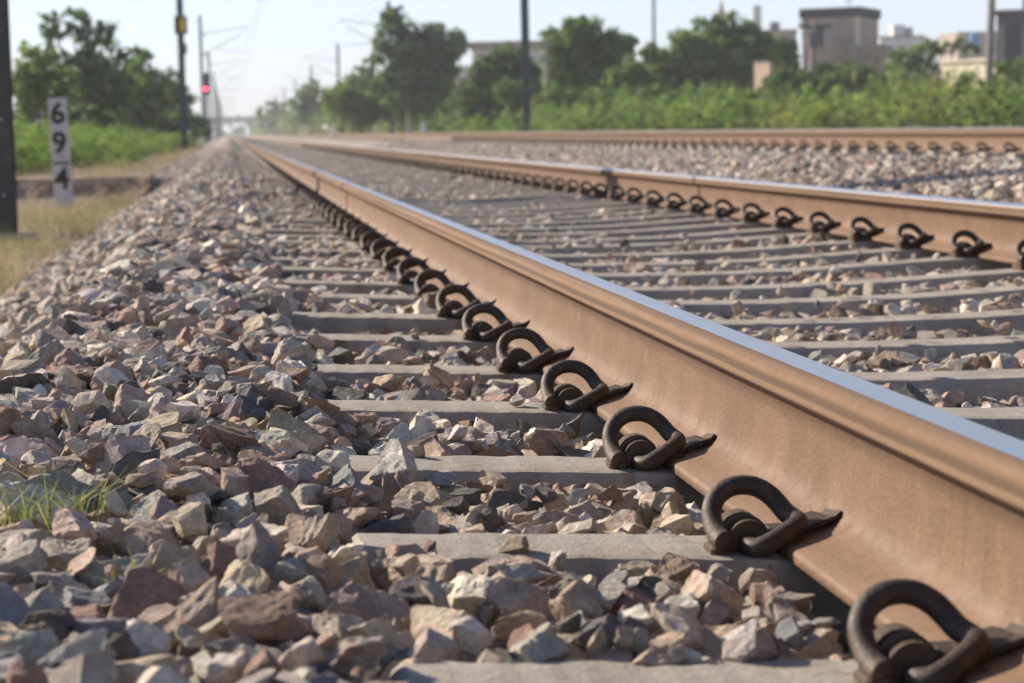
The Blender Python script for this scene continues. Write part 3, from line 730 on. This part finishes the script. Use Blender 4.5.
tree('dark rounded distant tree left of the thin far mast', [(308, 92, 11), (300, 102, 12), (317, 102, 13), (310, 112, 12), (324, 110, 8)], 230, 'leafdark', 310, size=.35, group=gR)
tree('light green tree between the dark distant tree and the big tree', [(338, 104, 14), (350, 90, 13), (366, 80, 14), (360, 100, 18), (376, 98, 16), (345, 117, 12), (370, 68, 8)], 165, 'leaf', 352, size=.26, dens=1.5, group=gR)
tree('tallest big tree with ragged crown and pale trunk right of the far mast', [(394, 22, 13), (386, 38, 14), (380, 52, 11), (406, 34, 14), (414, 55, 20), (404, 74, 20), (432, 36, 14), (446, 46, 16), (460, 44, 10), (437, 26, 6), (430, 66, 22), (452, 66, 12), (420, 88, 22), (440, 86, 16), (400, 94, 16), (384, 82, 14), (422, 104, 16), (386, 14, 6), (398, 11, 5)], 125, 'leafdark', 408, size=.2, bark='palebark', dens=1.35, group=gR)
tree('dark spreading tree in front of the pale gabled building', [(492, 64, 16), (512, 60, 16), (478, 78, 15), (500, 84, 22), (525, 76, 17), (482, 98, 16), (512, 102, 18), (535, 96, 14), (470, 92, 9)], 115, 'leafdark', 505, size=.2, dens=1.4, group=gR)
tree('full rounded tree right of the tall dark mast', [(572, 34, 15), (556, 46, 14), (590, 36, 17), (612, 44, 16), (630, 42, 10), (560, 66, 18), (585, 62, 24), (608, 66, 18), (566, 90, 20), (592, 92, 20), (581, 24, 8), (548, 34, 8)], 105, 'leaf', 585, size=.18, dens=1.6, group=gR)
tree('smaller light green rounded tree between two larger trees', [(630, 70, 14), (618, 84, 13), (642, 82, 16), (632, 98, 18), (650, 100, 12)], 98, 'leaf', 633, size=.17, dens=1.6, group=gR)
tree('widest dark tree mass left of the peach block', [(656, 66, 15), (650, 52, 10), (668, 60, 14), (685, 44, 15), (706, 36, 15), (728, 30, 15), (748, 38, 15), (764, 50, 16), (700, 62, 22), (732, 60, 24), (678, 80, 20), (712, 88, 22), (744, 84, 20), (660, 82, 13), (768, 74, 14), (722, 108, 18), (690, 104, 18)], 110, 'leaf', 712, size=.18, dens=1.6, group=gR)
tree('dark tree in front of the grey flat roofed house', [(782, 52, 14), (790, 70, 15), (800, 88, 16), (822, 76, 13), (838, 82, 14), (780, 92, 13), (850, 96, 13), (820, 98, 14), (846, 70, 8)], 112, 'leafdark', 806, size=.18, dens=1.4, group=gR)
tree('leafy tree between the grey house and the cream wall', [(900, 62, 12), (914, 56, 12), (930, 52, 12), (946, 48, 9), (960, 46, 9), (890, 80, 14), (908, 82, 16), (928, 76, 14), (896, 98, 14), (920, 98, 14), (974, 50, 7)], 118, 'leaf', 912, size=.18, dens=1.0, group=gR)
tree('small leafy tree before the dark grey house at right edge', [(1004, 78, 13), (1020, 70, 12), (1012, 92, 13), (1030, 86, 14)], 84, 'leaf', 1014, size=.15, group=gR)

# bushes: four shapes, copied
def bush_mesh(seed, m, size=.085, q=1500):
    k = 9; c = np.stack([N.uniform(-.75, .75, k), N.uniform(-.6, .6, k), N.uniform(.15, .85, k)], -1); r = N.uniform(.22, .42, k)
    V, T, col = leaves(c, r, [q//k]*k, size); V[:, 2] = np.maximum(V[:, 2], 0)
    # upright shoots
    return fast_tris('foliage', V, T, M[m], col)
def stem_mesh():
    b = MB()
    for k in range(7): a = k*.9; b.tube([(0, 0, -.1), (.2*math.cos(a), .2*math.sin(a), .35), (.5*math.cos(a), .45*math.sin(a), .75)], [.02, .014, .006], 4)
    return meshdata('stems', b.V, b.F, M['bark'])
SMs = stem_mesh()
M['leafolive'] = leaf_mat('leaf_olive', (.20, .19, .09), .35)
BM = [bush_mesh(1, 'leafbright', .055, 3000), bush_mesh(2, 'leaf', .05, 3000), bush_mesh(3, 'leafbright', .065, 2400), bush_mesh(4, 'leafbright', .045, 3400), bush_mesh(5, 'leaf', .05, 3000), bush_mesh(6, 'leafolive', .05, 1500)]
def bush(p, w, h, k, label, group):
    t = thing('bush', label, 'bush', tuple(p), R.uniform(0, 6.28), group); t.scale = (w, w, h)
    obj('foliage', BM[k], t); obj('stems', SMs, t)
# left hedge of bushes, one metre high
lb = []
for row, (dx, hs) in enumerate(((0, .48), (-.9, .62), (-2.0, .78))):
    yv = 30.2+row*.9
    while yv < 120:
        w = R.uniform(.5, .75)*(1+yv/160); x = -2.25+dx-R.uniform(0, .35)-(.7 if yv < 36 and row == 0 else 0); lb.append((x, yv, w, hs*R.uniform(.8, 1.15)*(1+yv/400))); yv += w*1.35
lb = [q for q in lb if q[0] > -.1*q[1]-1.2]
for i, (x, yv, w, h) in enumerate(sorted(lb, key=lambda q: q[1])):
    if i < 8: lab = ['lush bush at left behind the earth bank, closest of the hedge', 'second closest green bush of the left hedge', 'third closest green bush of the left hedge', 'fourth closest green bush of the left hedge', 'fifth closest green bush of the left hedge', 'sixth closest green bush of the left hedge', 'seventh closest green bush of the left hedge', 'eighth closest green bush of the left hedge'][i]
    else: lab = 'green bush merging into the long hedge left of the track'
    bush((x, yv, -.12), w, h, R.choice([1, 4, 1, 4, 0, 3]), lab, 'bushes along the left of the track')
# right hand thicket
rb = []
for row in range(4):
    X = 276.0
    while X < 1080:
        d = 62+row*9+R.uniform(-2, 2); 
        d = max(d, (11.6+row*.9)*FPX/(X-228))
        topy = 112-8*smooth(480, 700, np.array(X))-20*smooth(720, 980, np.array(X))*(.6+.1*row)-row*2.0+R.choice([R.uniform(-14, -5), R.uniform(-5, 8), R.uniform(-5, 8)])
        if X < 400: topy = 113+R.uniform(-4, 3)
        p = at(X, topy, d); h = p[2]+.5; w = R.uniform(1.3, 2.4)*max(1, min(d, 300)/90)
        rb.append((p[0], p[1], w, max(h, .6), X)); X += w*FPX/d*R.uniform(.6, .95)*(1.5 if d > 150 else 1)
rb.sort(key=lambda q: q[4])
for i, (x, yv, w, h, X) in enumerate(rb):
    zone = ('near the white marker post' if X < 440 else 'below the dark spreading tree' if X < 530 else 'below the full rounded tree' if X < 620 else 'below the widest dark tree' if X < 750 else 'below the grey flat roofed house' if X < 880 else 'below the cream wall' if X < 985 else 'at the right edge')
    if X < 320: zone = 'near the vanishing point'
    bush((x, yv, -.5), w, h*1.0, (k_ := R.choice([0, 2, 3, 0, 1, 4, 1, 5])), ('olive dry leaved bush ' if k_ == 5 else 'bright green leafy bush ' if k_ in (0, 2, 3) else 'mid green leafy bush ')+zone+', beyond the raised rail', 'bushes beyond the raised far track')

# ------------------------------------------------------------------ signs, masts, signals, wires
def textmesh(s, size, th=.002, weight=.0):
    cu = bpy.data.curves.new('t', 'FONT'); cu.body = s; cu.size = size; cu.extrude = th; cu.offset = weight; cu.align_x = 'CENTER'; cu.resolution_u = 3
    o = bpy.data.objects.new('t', cu); C.objects.link(o); dg = bpy.context.evaluated_depsgraph_get(); dg.update()
    me = bpy.data.meshes.new_from_object(o.evaluated_get(dg)); bpy.data.objects.remove(o); return me
kp = at(64, 206.5, 25.4); kp[2] = -.34
post = thing('distance_post', 'white upright slab post reading 69/4 in black beside the dry grass', 'marker post', tuple(kp), -.06)
post.rotation_euler = (0, -.028, -.10)
b = MB(); b.box(-.094, .106, -.03, .03, -.3, 1.235, .006); b.build('slab', M['white'], post)
for ch, zc in (('6', .975), ('9', .65), ('4', .25)):
    me = textmesh(ch, .325, .0015, .009); me.materials.clear(); me.materials.append(M['black'])
    o = obj('numeral', me, post, (.004, -.0335, zc-.02)); o.rotation_euler = (PI/2, 0, 0); o['label'] = 'black numeral '+ch
b = MB(); b.box(-.084, .096, -.034, -.0305, .497, .522); b.build('fraction_bar', M['black'], post)

def hbeam(b, w, dpt, t, z0, z1):
    b.box(-w/2, w/2, -dpt/2, -dpt/2+t, z0, z1); b.box(-w/2, w/2, dpt/2-t, dpt/2, z0, z1); b.box(-t/2, t/2, -dpt/2+t+.001, dpt/2-t-.001, z0, z1)
def mast(x, y, zg, side, label, m='mast', group='overhead line masts', w=.2, arm=True, h=8.2):
    t = thing('overhead_line_mast', label, 'mast', (x, y, zg), group=group)
    b = MB(); hbeam(b, w, w, .014, 0.0, h); b.build('post', M[m], t)
    b = MB(); b.box(-.26, .26, -.26, .26, -.3, .025, .02); b.build('footing', M['muff'], t)
    if arm:
        a = MB(); s = side
        a.tube([(s*.1, 0, 6.9), (s*2.9, 0, 7.35)], .022, 6); a.tube([(s*.1, 0, 5.6), (s*2.6, 0, 6.95)], .025, 6)
        a.tube([(s*1.0, 0, 5.95), (s*2.9, 0, 5.75)], .016, 6); a.tube([(s*2.9, 0, 7.35), (s*2.9, 0, 7.0)], .012, 5)
        a.build('cantilever', M['galv'], t)
        i = MB()
        for z in (5.6, 6.9): i.tube([(s*.12, 0, z), (s*.2, 0, z+.03), (s*.42, 0, z+(.06 if z > 6 else .14))], [.04, .065, .04], 8)
        i.build('insulator', M['roofbrown'], t)
    return t
spacing = 63.5
m0 = mast(ML-.12, 17.9, -.30, 1, 'black steel overhead line mast at the left edge, standing in dry grass', w=.25, arm=False)
b = MB()
for z in (.32, .9, 1.5): b.tube([(.05, -.125, z), (.05, -.14, z)], .014, 8)
b.build('bolts', M['galv'], m0)
dl = [81, 147, 210, 275, 338, 402, 466, 530, 594]
for i, d in enumerate(dl):
    lab = ['tall dark mast on the left carrying a yellow plate', 'pale slim mast on the left behind the red signal', 'third slim mast of the left row after the yellow plate mast'][i] if i < 3 else 'hazy slim mast among the distant left row'
    t = mast(ML+.12, d, -.06, 1, lab, 'mastgreen' if i != 1 else 'galv', w=.2 if i else .22, arm=i > 0, h=8.1)
    if i == 0:
        b = MB(); b.box(-.2, .24, -.24, -.11, 4.05, 4.68, .02); b.build('equipment_box', M['black'], t)
        b = MB(); b.box(-.02, .17, -.262, -.243, 4.14, 4.6, .006); b.build('number_plate', M['yellow'], t)
        b = MB(); b.box(-.1, .2, -.24, -.11, 3.35, 3.72, .02); b.build('switch_box', M['mastgreen'], t)
dr = [75, 138.5, 203, 268, 332, 396, 460]
for i, d in enumerate(dr):
    lab = ['tall dark green mast in front of the right hand trees', 'slim mast in front of the tallest ragged tree', 'slim mast right of the dark distant tree, arm over the track'][i] if i < 3 else 'hazy slim mast among the distant right row'
    x = (MR if i else 9.85); mast(x, d, -.12, -1, lab, 'mastgreen', w=.24 if i == 0 else .2, arm=i > 0, h=8.4)
# colour light signal
sp = at(206.5, 120, 150); 
t = thing('railway_signal', 'colour light signal showing red, in front of the pale slim mast', 'signal', (sp[0], sp[1], -.06))
b = MB(); b.tube([(0, 0, -.1), (0, 0, 4.2)], .09, 10); b.build('signal_post', M['mastgreen'], t)
zl = at(205, 89, 150)[2]+.06
b = MB(); b.box(-.24, .24, -.12, .12, zl-.38, zl+1.05, .04); b.build('signal_head', M['black'], t)
for k, z in enumerate((zl, zl+.38, zl+.76)):
    h_ = MB(); ring = [(.13*math.cos(a), .13*math.sin(a)) for a in [2*PI*q/16 for q in range(16)]]
    V = [(x, -.122, z+q) for x, q in ring]+[(x, -.36, z+q) for x, q in ring]; F = [(q, (q+1) % 16, 16+(q+1) % 16, 16+q) for q in range(8)]
    h_.add(V, F); h_.build('hood', M['black'], t)
    l_ = MB(); V = [(x*.92, -.135, z+q*.92) for x, q in ring]; l_.add(V, [tuple(range(15, -1, -1))]); o = l_.build('lens', M['redlamp'] if k == 0 else M['dark'], t)
b = MB(); b.box(-.2, .2, -.03, .03, .2, 1.6, .01); b.build('ladder_panel', M['black'], t)
# overhead wires
def wires(xc, z2, y0, y1, label):
    t = thing('overhead_wire', label, 'overhead wire', (xc, 0, 0), group='overhead wires above the tracks')
    b = MB(); b.tube([(0, y0, z2+5.6), (0, y1, z2+5.6)], .0065, 5); b.build('contact_wire', M['wire'], t)
    b = MB(); P = []
    k = y0
    while k < y1:
        for q in range(8): f = q/8; P.append((0, k+spacing*f, z2+7.1-1.0*4*f*(1-f)))
        k += spacing
    b.tube(P, .006, 4); b.build('catenary_wire', M['wire'], t)
wires(XA+.874, 0, 17.9, 590, 'thin overhead wires above the near track, fading into the sky')
wires(XC+.874, Z2, 11.5, 520, 'thin overhead wires above the raised far track')
# small white marker posts by the far track
for q, (px_, py0, py1, d, lab) in enumerate(((423, 122, 137, 75, 'short white marker post before the bushes, beyond the raised rail'), (334, 124, 137, 120, 'tiny white marker post further along, left of the other'))):
    p = at(px_, py0, d); pb = at(px_, py1, d)
    t = thing('marker_post', lab, 'marker post', (p[0], p[1], pb[2])); h_ = p[2]-pb[2]
    b = MB(); b.box(-.07, .07, -.05, .05, -.1, h_-.05, .01); b.build('shaft', M['whitewall'], t)
    b = MB(); b.box(-.085, .085, -.06, .06, h_-.048, h_, .015); b.build('cap', M['whitewall'], t)
def pole(px0, py0, px1, py1, d, w, m, label, extra=None):
    a = at(px0, py0, d); c = at(px1, py1, d); 
    t = thing('utility_pole', label, 'pole', (c[0], c[1], -.3), group='utility poles among the trees'); v = a-np.array([c[0], c[1], -.3])
    b = MB(); b.tube([(0, 0, -.3), tuple(v*.5), tuple(v)], [w*.62, w*.56, w*.45], 8); b.build('shaft', M[m], t)
    if extra: extra(t, v)
def boxarm(t, v):
    b = MB(); b.box(v[0]-.75, v[0]+.75, v[1]-.06, v[1]+.06, v[2]-.35, v[2]-.22, .01); b.build('crossarm', M['mast'], t)
    b = MB(); b.box(v[0]-.38, v[0]+.32, v[1]-.3, v[1]-.08, v[2]-1.2, v[2]-.55, .03); b.build('transformer', M['greywall'], t)
    for q in (-.65, 0.05, .65):
        b = MB(); b.tube([(v[0]+q, v[1], v[2]-.22), (v[0]+q, v[1], v[2]-.02)], [.035, .05], 8); b.build('insulator', M['roofbrown'], t)
def arms(t, v):
    for dz in (.2, .75):
        b = MB(); b.box(v[0]-.6, v[0]+.3, v[1]-.05, v[1]+.05, v[2]-dz-.08, v[2]-dz, .01); b.build('crossarm', M['galv'], t)
pole(815, 20, 808.5, 100, 100, .3, 'muff', 'leaning concrete utility pole with crossarm before the grey house', boxarm)
pole(993.5, -45, 986.5, 92, 80, .27, 'muff', 'concrete utility pole before the dark grey house at right', arms)
pole(653, -60, 653.5, 60, 130, .2, 'galv', 'slender grey pole rising behind the rounded trees')
pole(546, 40, 549, 118, 100, .22, 'muff', 'short concrete pole between two rounded trees', arms)

# ------------------------------------------------------------------ buildings
def house(label, px0, px1, pyt, d, depth, m, rz=0.0, roof=('roofdark', .35, .3), wins=(), name='house', zg=-.5, door=None, extra=None, cat='house'):
    a = at(px0, pyt, d); c = at(px1, pyt, d); w = math.hypot(c[0]-a[0], c[1]-a[1]); h = a[2]-zg
    t = thing(name, label, cat, (a[0], a[1], zg), math.atan2(c[1]-a[1], c[0]-a[0])+rz, group='buildings beyond the trees')
    rh = roof[1] if roof else 0
    b = MB(); b.box(0, w, 0, depth, 0, h-rh, 0); b.build('walls', M[m], t)
    if roof:
        o = roof[2]; b = MB(); b.box(-o, w+o, -o, depth+o, h-rh+.002, h, .03); b.build('roof', M[roof[0]], t)
    for (u, v, ww, hh) in wins:      # fractions across, metres below top
        x = u*w; z = h-v
        b = MB(); b.box(x, x+ww, -.04, .06, z-hh, z, 0); f = b.build('window', M['dark'], t)
        b = MB(); b.box(x-.06, x+ww+.06, -.07, -.042, z-hh-.08, z-hh, 0); b.box(x-.06, x+ww+.06, -.07, -.042, z, z+.08, 0); b.box(x-.06, x, -.07, -.042, z-hh, z, 0); b.box(x+ww, x+ww+.06, -.07, -.042, z-hh, z, 0)
        b.build('frame', M['whitewall'], f)
    if extra: extra(t, w, h, depth)
    return t
def ex_main(t, w, h, dp):
    b = MB(); b.box(w-.25, w+.03, -.05, .25, 0, h-.37, 0); b.build('corner_pillar', M['cream'], t)
    b = MB(); b.box(w*.55, w+1.6, -.9, -.1, 0, h-2.2, .02); b.build('rubble_lean_to', M['rubble'], t)
    b = MB(); b.tube([(w*.72, dp*.3, h), (w*.72, dp*.3, h+.75)], .03, 6); b.tube([(w*.72-.35, dp*.3, h+.6), (w*.72+.35, dp*.3, h+.6)], .02, 6); b.tube([(w*.72-.2, dp*.3, h+.4), (w*.72+.2, dp*.3, h+.4)], .02, 6); b.build('aerial', M['galv'], t)
house('grey plastered flat roofed house with dark roof slab behind the leaning pole', 802, 860, 9, 132, 4.6, 'plaster', -.40, ('roofdark', .55, .15), [(.25, 1.1, .5, .7)], extra=ex_main)
def ex_dark(t, w, h, dp):
    for q in (0.02, .22, .42, .62): b = MB(); b.box(q*w, q*w+.22, -.14, -.002, 0, h-.6, 0); b.build('pilaster', M['plaster'], t)
    b = MB(); b.box(w*.22, w*1.02, .3, dp, h+.002, h+1.2, .02); b.build('upper_storey', M['greywall'], t)
house('dark grey house with pilasters at the right edge', 997, 1110, 10, 92, 4, 'greywall', -.28, ('roofbrown', .2, .12), [(.3, 1.0, .7, 1.0), (.5, 1.0, .6, 1.0)], extra=ex_dark)
def ex_cream(t, w, h, dp):
    b = MB(); b.box(.18*w, .62*w, -.03, .1, 0, h-1.15, 0); b.build('opening', M['dark'], t)
    b = MB(); b.box(-.1, w+.1, -.1, dp+.1, h+.002, h+.12, .02); b.build('coping', M['cream'], t)
house('low cream walled building with a dark opening, left of the concrete pole', 943, 1030, 64, 96, .8, 'cream', -1.15, None, extra=ex_cream)
def ex_peach(t, w, h, dp):
    b = MB(); b.box(-.2, w*.9, -.3, -.002, 0, h-1.45, .02); b.build('step', M['brick'], t)
house('small square peach brick hut between the trees', 754, 782, 62, 100, .3, 'brick', -1.1, ('rubble', .1, .03), name='hut', extra=ex_peach, cat='hut')
def ex_white(t, w, h, dp):
    b = MB(); b.box(w*.35, w*.6, 1, 3, h+.002, h+1.3, .02); b.build('stair_head', M['whitewall'], t)
    b = MB(); b.tube([(w*.75, 2, h), (w*.75, 2, h+1.0)], .5, 10); b.build('water_tank', M['white'], t)
house('pale terrace of houses beyond, right of the grey flat roofed house', 880, 925, 36, 260, 9, 'whitewall', .08, ('plaster', .3, .1), [(.1, 1.2, 1, 1.2), (.4, 1.2, 1, 1.2), (.7, 1.2, 1, 1.2)], extra=ex_white)
house('pale distant house just left of the dark grey one', 958, 1000, 32, 300, 9, 'plaster', .1, ('plaster', .3, .1), [(.2, 1.2, 1, 1.2)])
house('pale building with brown roof edge behind the dark spreading tree', 474, 556, 42, 230, 10, 'whitewall', .0, ('roofbrown', .9, .3), [(.15, 1.8, 1, 1.2), (.5, 1.8, 1, 1.2)])
house('low white building left of the brown roofed one', 444, 472, 66, 215, 8, 'cream', .1, ('whitewall', .3, .1), [(.5, 1.2, 1, 1.2)])
def ex_tower(t, w, h, dp):
    b = MB(); b.box(-w*.34, -w*.08, 0.5, 1.6, 0, h+2.1, .05); b.build('white_turret', M['whitewall'], t)
    b = MB(); b.box(w*.2, w*.5, 1, 3, h+.002, h+.7, .05); b.build('roof_room', M['plaster'], t)
house('grey rooftop house with white turret above the widest tree', 764, 796, 30, 190, 8, 'plaster', -.1, ('plaster', .3, .1), [(.6, 1.1, .8, .9)], extra=ex_tower)
tp = at(721.5, 33, 210)
t = thing('temple_spire', 'small pink pointed spire peeking above the widest tree', 'spire', (tp[0], tp[1], -.5)); h_ = tp[2]+.5
b = MB(); b.box(-.9, .9, -.9, .9, 0, h_, 0); b.build('base', M['brick'], t)
b = MB(); b.tube([(0, 0, h_), (0, 0, h_+.8), (0, 0, h_+2.2), (0, 0, h_+3)], [.8, .6, .25, .04], 10); b.build('spire', M['brick'], t)
bp = at(974, 50, 290)
t = thing('water_tank', 'blue water tank on a stand before the pale distant house', 'water tank', (bp[0], bp[1], -.5)); h_ = bp[2]+.5
b = MB(); b.tube([(0, 0, h_), (0, 0, h_+1.6), (0, 0, h_+2.1), (0, 0, h_+2.3)], [.6, .6, .4, .2], 14); b.build('tank', M['blue'], t)
for sx in (-1, 1):
    for sy in (-1, 1): b = MB(); b.box(sx*.6-.1, sx*.6+.1, sy*.6-.1, sy*.6+.1, 0, h_-.002); b.build('leg', M['muff'], t)
a = at(288, 130, 455); c = at(338, 130, 262)
t = thing('boundary_wall', 'low whitish boundary wall under the distant right hand trees', 'wall', (a[0], a[1], -.4), math.atan2(c[1]-a[1], c[0]-a[0])); w = math.hypot(c[0]-a[0], c[1]-a[1])
b = MB(); b.box(0, w, 0, .25, 0, 2.0, 0); b.build('panel', M['whitewall'], t)
b = MB(); b.box(-.05, w+.05, -.06, .31, 2.002, 2.12, .02); b.build('coping', M['plaster'], t)
# far overbridge
a = at(205, 123.5, 780); c = at(300, 121.5, 780)
t = thing('road_overbridge', 'hazy road bridge crossing the tracks at the vanishing point', 'bridge', (a[0], a[1], -.4)); w = c[0]-a[0]; h_ = a[2]+.4
b = MB(); b.box(0, w, 0, 8, h_, h_+1.3, .05); b.build('deck', M['tealconc'], t)
for q in (.04, .48, .96): b = MB(); b.box(q*w-.5, q*w+.5, 1, 7, 0, h_-.002); b.build('pier', M['tealconc'], t)
b = MB(); b.box(0, w, -.1, .1, h_+1.302, h_+2.1, .02); b.build('parapet', M['tealconc'], t)
# far tree line on the horizon
cs, rs = [], []
for q in range(150):
    x = N.uniform(-160, 300); cs.append((x, N.uniform(700, 1100), N.uniform(-1, 3))); rs.append(N.uniform(3, 7))
V, T, col = leaves(np.array(cs), np.array(rs), [110]*150, 1.5)
tag(obj('distant_woodland', fast_tris('distant_woodland', V, T, M['leafdark'], col)), 'hazy line of far woodland on the horizon', 'woodland', kind='stuff')

# ------------------------------------------------------------------ haze
HAZE = 0.0006
if HAZE:
    m = bpy.data.materials.new('haze_air'); m.use_nodes = True; nt = m.node_tree; nt.nodes.remove(nt.nodes['Principled BSDF'])
    v = nt.nodes.new('ShaderNodeVolumePrincipled'); v.inputs['Color'].default_value = (.92, .94, 1, 1); v.inputs['Density'].default_value = HAZE; v.inputs['Anisotropy'].default_value = .2
    nt.links.new(v.outputs[0], nt.nodes['Material Output'].inputs['Volume'])
    b = MB(); b.box(-520, 720, -20, 1520, -2.5, 24); tag(b.build('haze', m), kind='stuff')

# ------------------------------------------------------------------ light, sky, camera
SEL, SAZ = math.radians(29), math.radians(41)      # elevation; swing ahead of due left
to_sun = Vector((-math.cos(SEL)*math.cos(SAZ), math.cos(SEL)*math.sin(SAZ), math.sin(SEL)))
sun = bpy.data.lights.new('sun', 'SUN'); sun.energy = 5.0; sun.angle = math.radians(.5); sun.color = (1, .875, .72)
so = bpy.data.objects.new('sun', sun); C.objects.link(so); so.rotation_euler = to_sun.to_track_quat('Z', 'Y').to_euler()
wd = bpy.data.worlds.new('World'); bpy.context.scene.world = wd; wd.use_nodes = True
nt = wd.node_tree; bg = nt.nodes['Background']; sky = nt.nodes.new('ShaderNodeTexSky'); sky.sky_type = 'NISHITA'; sky.sun_disc = False
sky.sun_elevation = SEL; sky.sun_rotation = math.atan2(to_sun.x, to_sun.y); sky.dust_density = .5; sky.ozone_density = 2.2; sky.air_density = .72
bg.inputs[1].default_value = .098; tcw = nt.nodes.new('ShaderNodeTexCoord'); sep = nt.nodes.new('ShaderNodeSeparateXYZ'); nt.links.new(tcw.outputs['Generated'], sep.inputs[0])
mr = nt.nodes.new('ShaderNodeMapRange'); mr.interpolation_type = 'SMOOTHSTEP'; nt.links.new(sep.outputs['Z'], mr.inputs[0])
for k, v in zip((1, 2, 3, 4), (0.0, .4, .62, 0.0)): mr.inputs[k].default_value = v
mw = nt.nodes.new('ShaderNodeMix'); mw.data_type = 'RGBA'; nt.links.new(mr.outputs[0], mw.inputs[0]); nt.links.new(sky.outputs[0], mw.inputs[6]); mw.inputs[7].default_value = (6.0, 6.35, 7.3, 1)
nt.links.new(mw.outputs[2], bg.inputs[0])
cam = bpy.data.cameras.new('camera'); co = bpy.data.objects.new('camera', cam); C.objects.link(co); bpy.context.scene.camera = co
cam.sensor_width = 36; cam.lens = FPX*36/1024; cam.clip_start = .05; cam.clip_end = 6000
Mx = Matrix(((rt[0], up[0], -fw[0], 0), (rt[1], up[1], -fw[1], 0), (rt[2], up[2], -fw[2], CAMZ), (0, 0, 0, 1))); co.matrix_world = Mx
cam.dof.use_dof = True; cam.dof.focus_distance = 3.0; cam.dof.aperture_fstop = 9.8
sc = bpy.context.scene; sc.view_settings.view_transform = 'Standard'; sc.view_settings.look = 'None'; sc.view_settings.gamma = 1; sc.view_settings.exposure = 0.64
sc.cycles.max_bounces = 5; sc.cycles.transparent_max_bounces = 4; sc.cycles.volume_bounces = 0; sc.cycles.use_denoising = True
print('stones', nst, 'individual', len(sel), 'left bushes', len(lb), 'right bushes', len(rb))
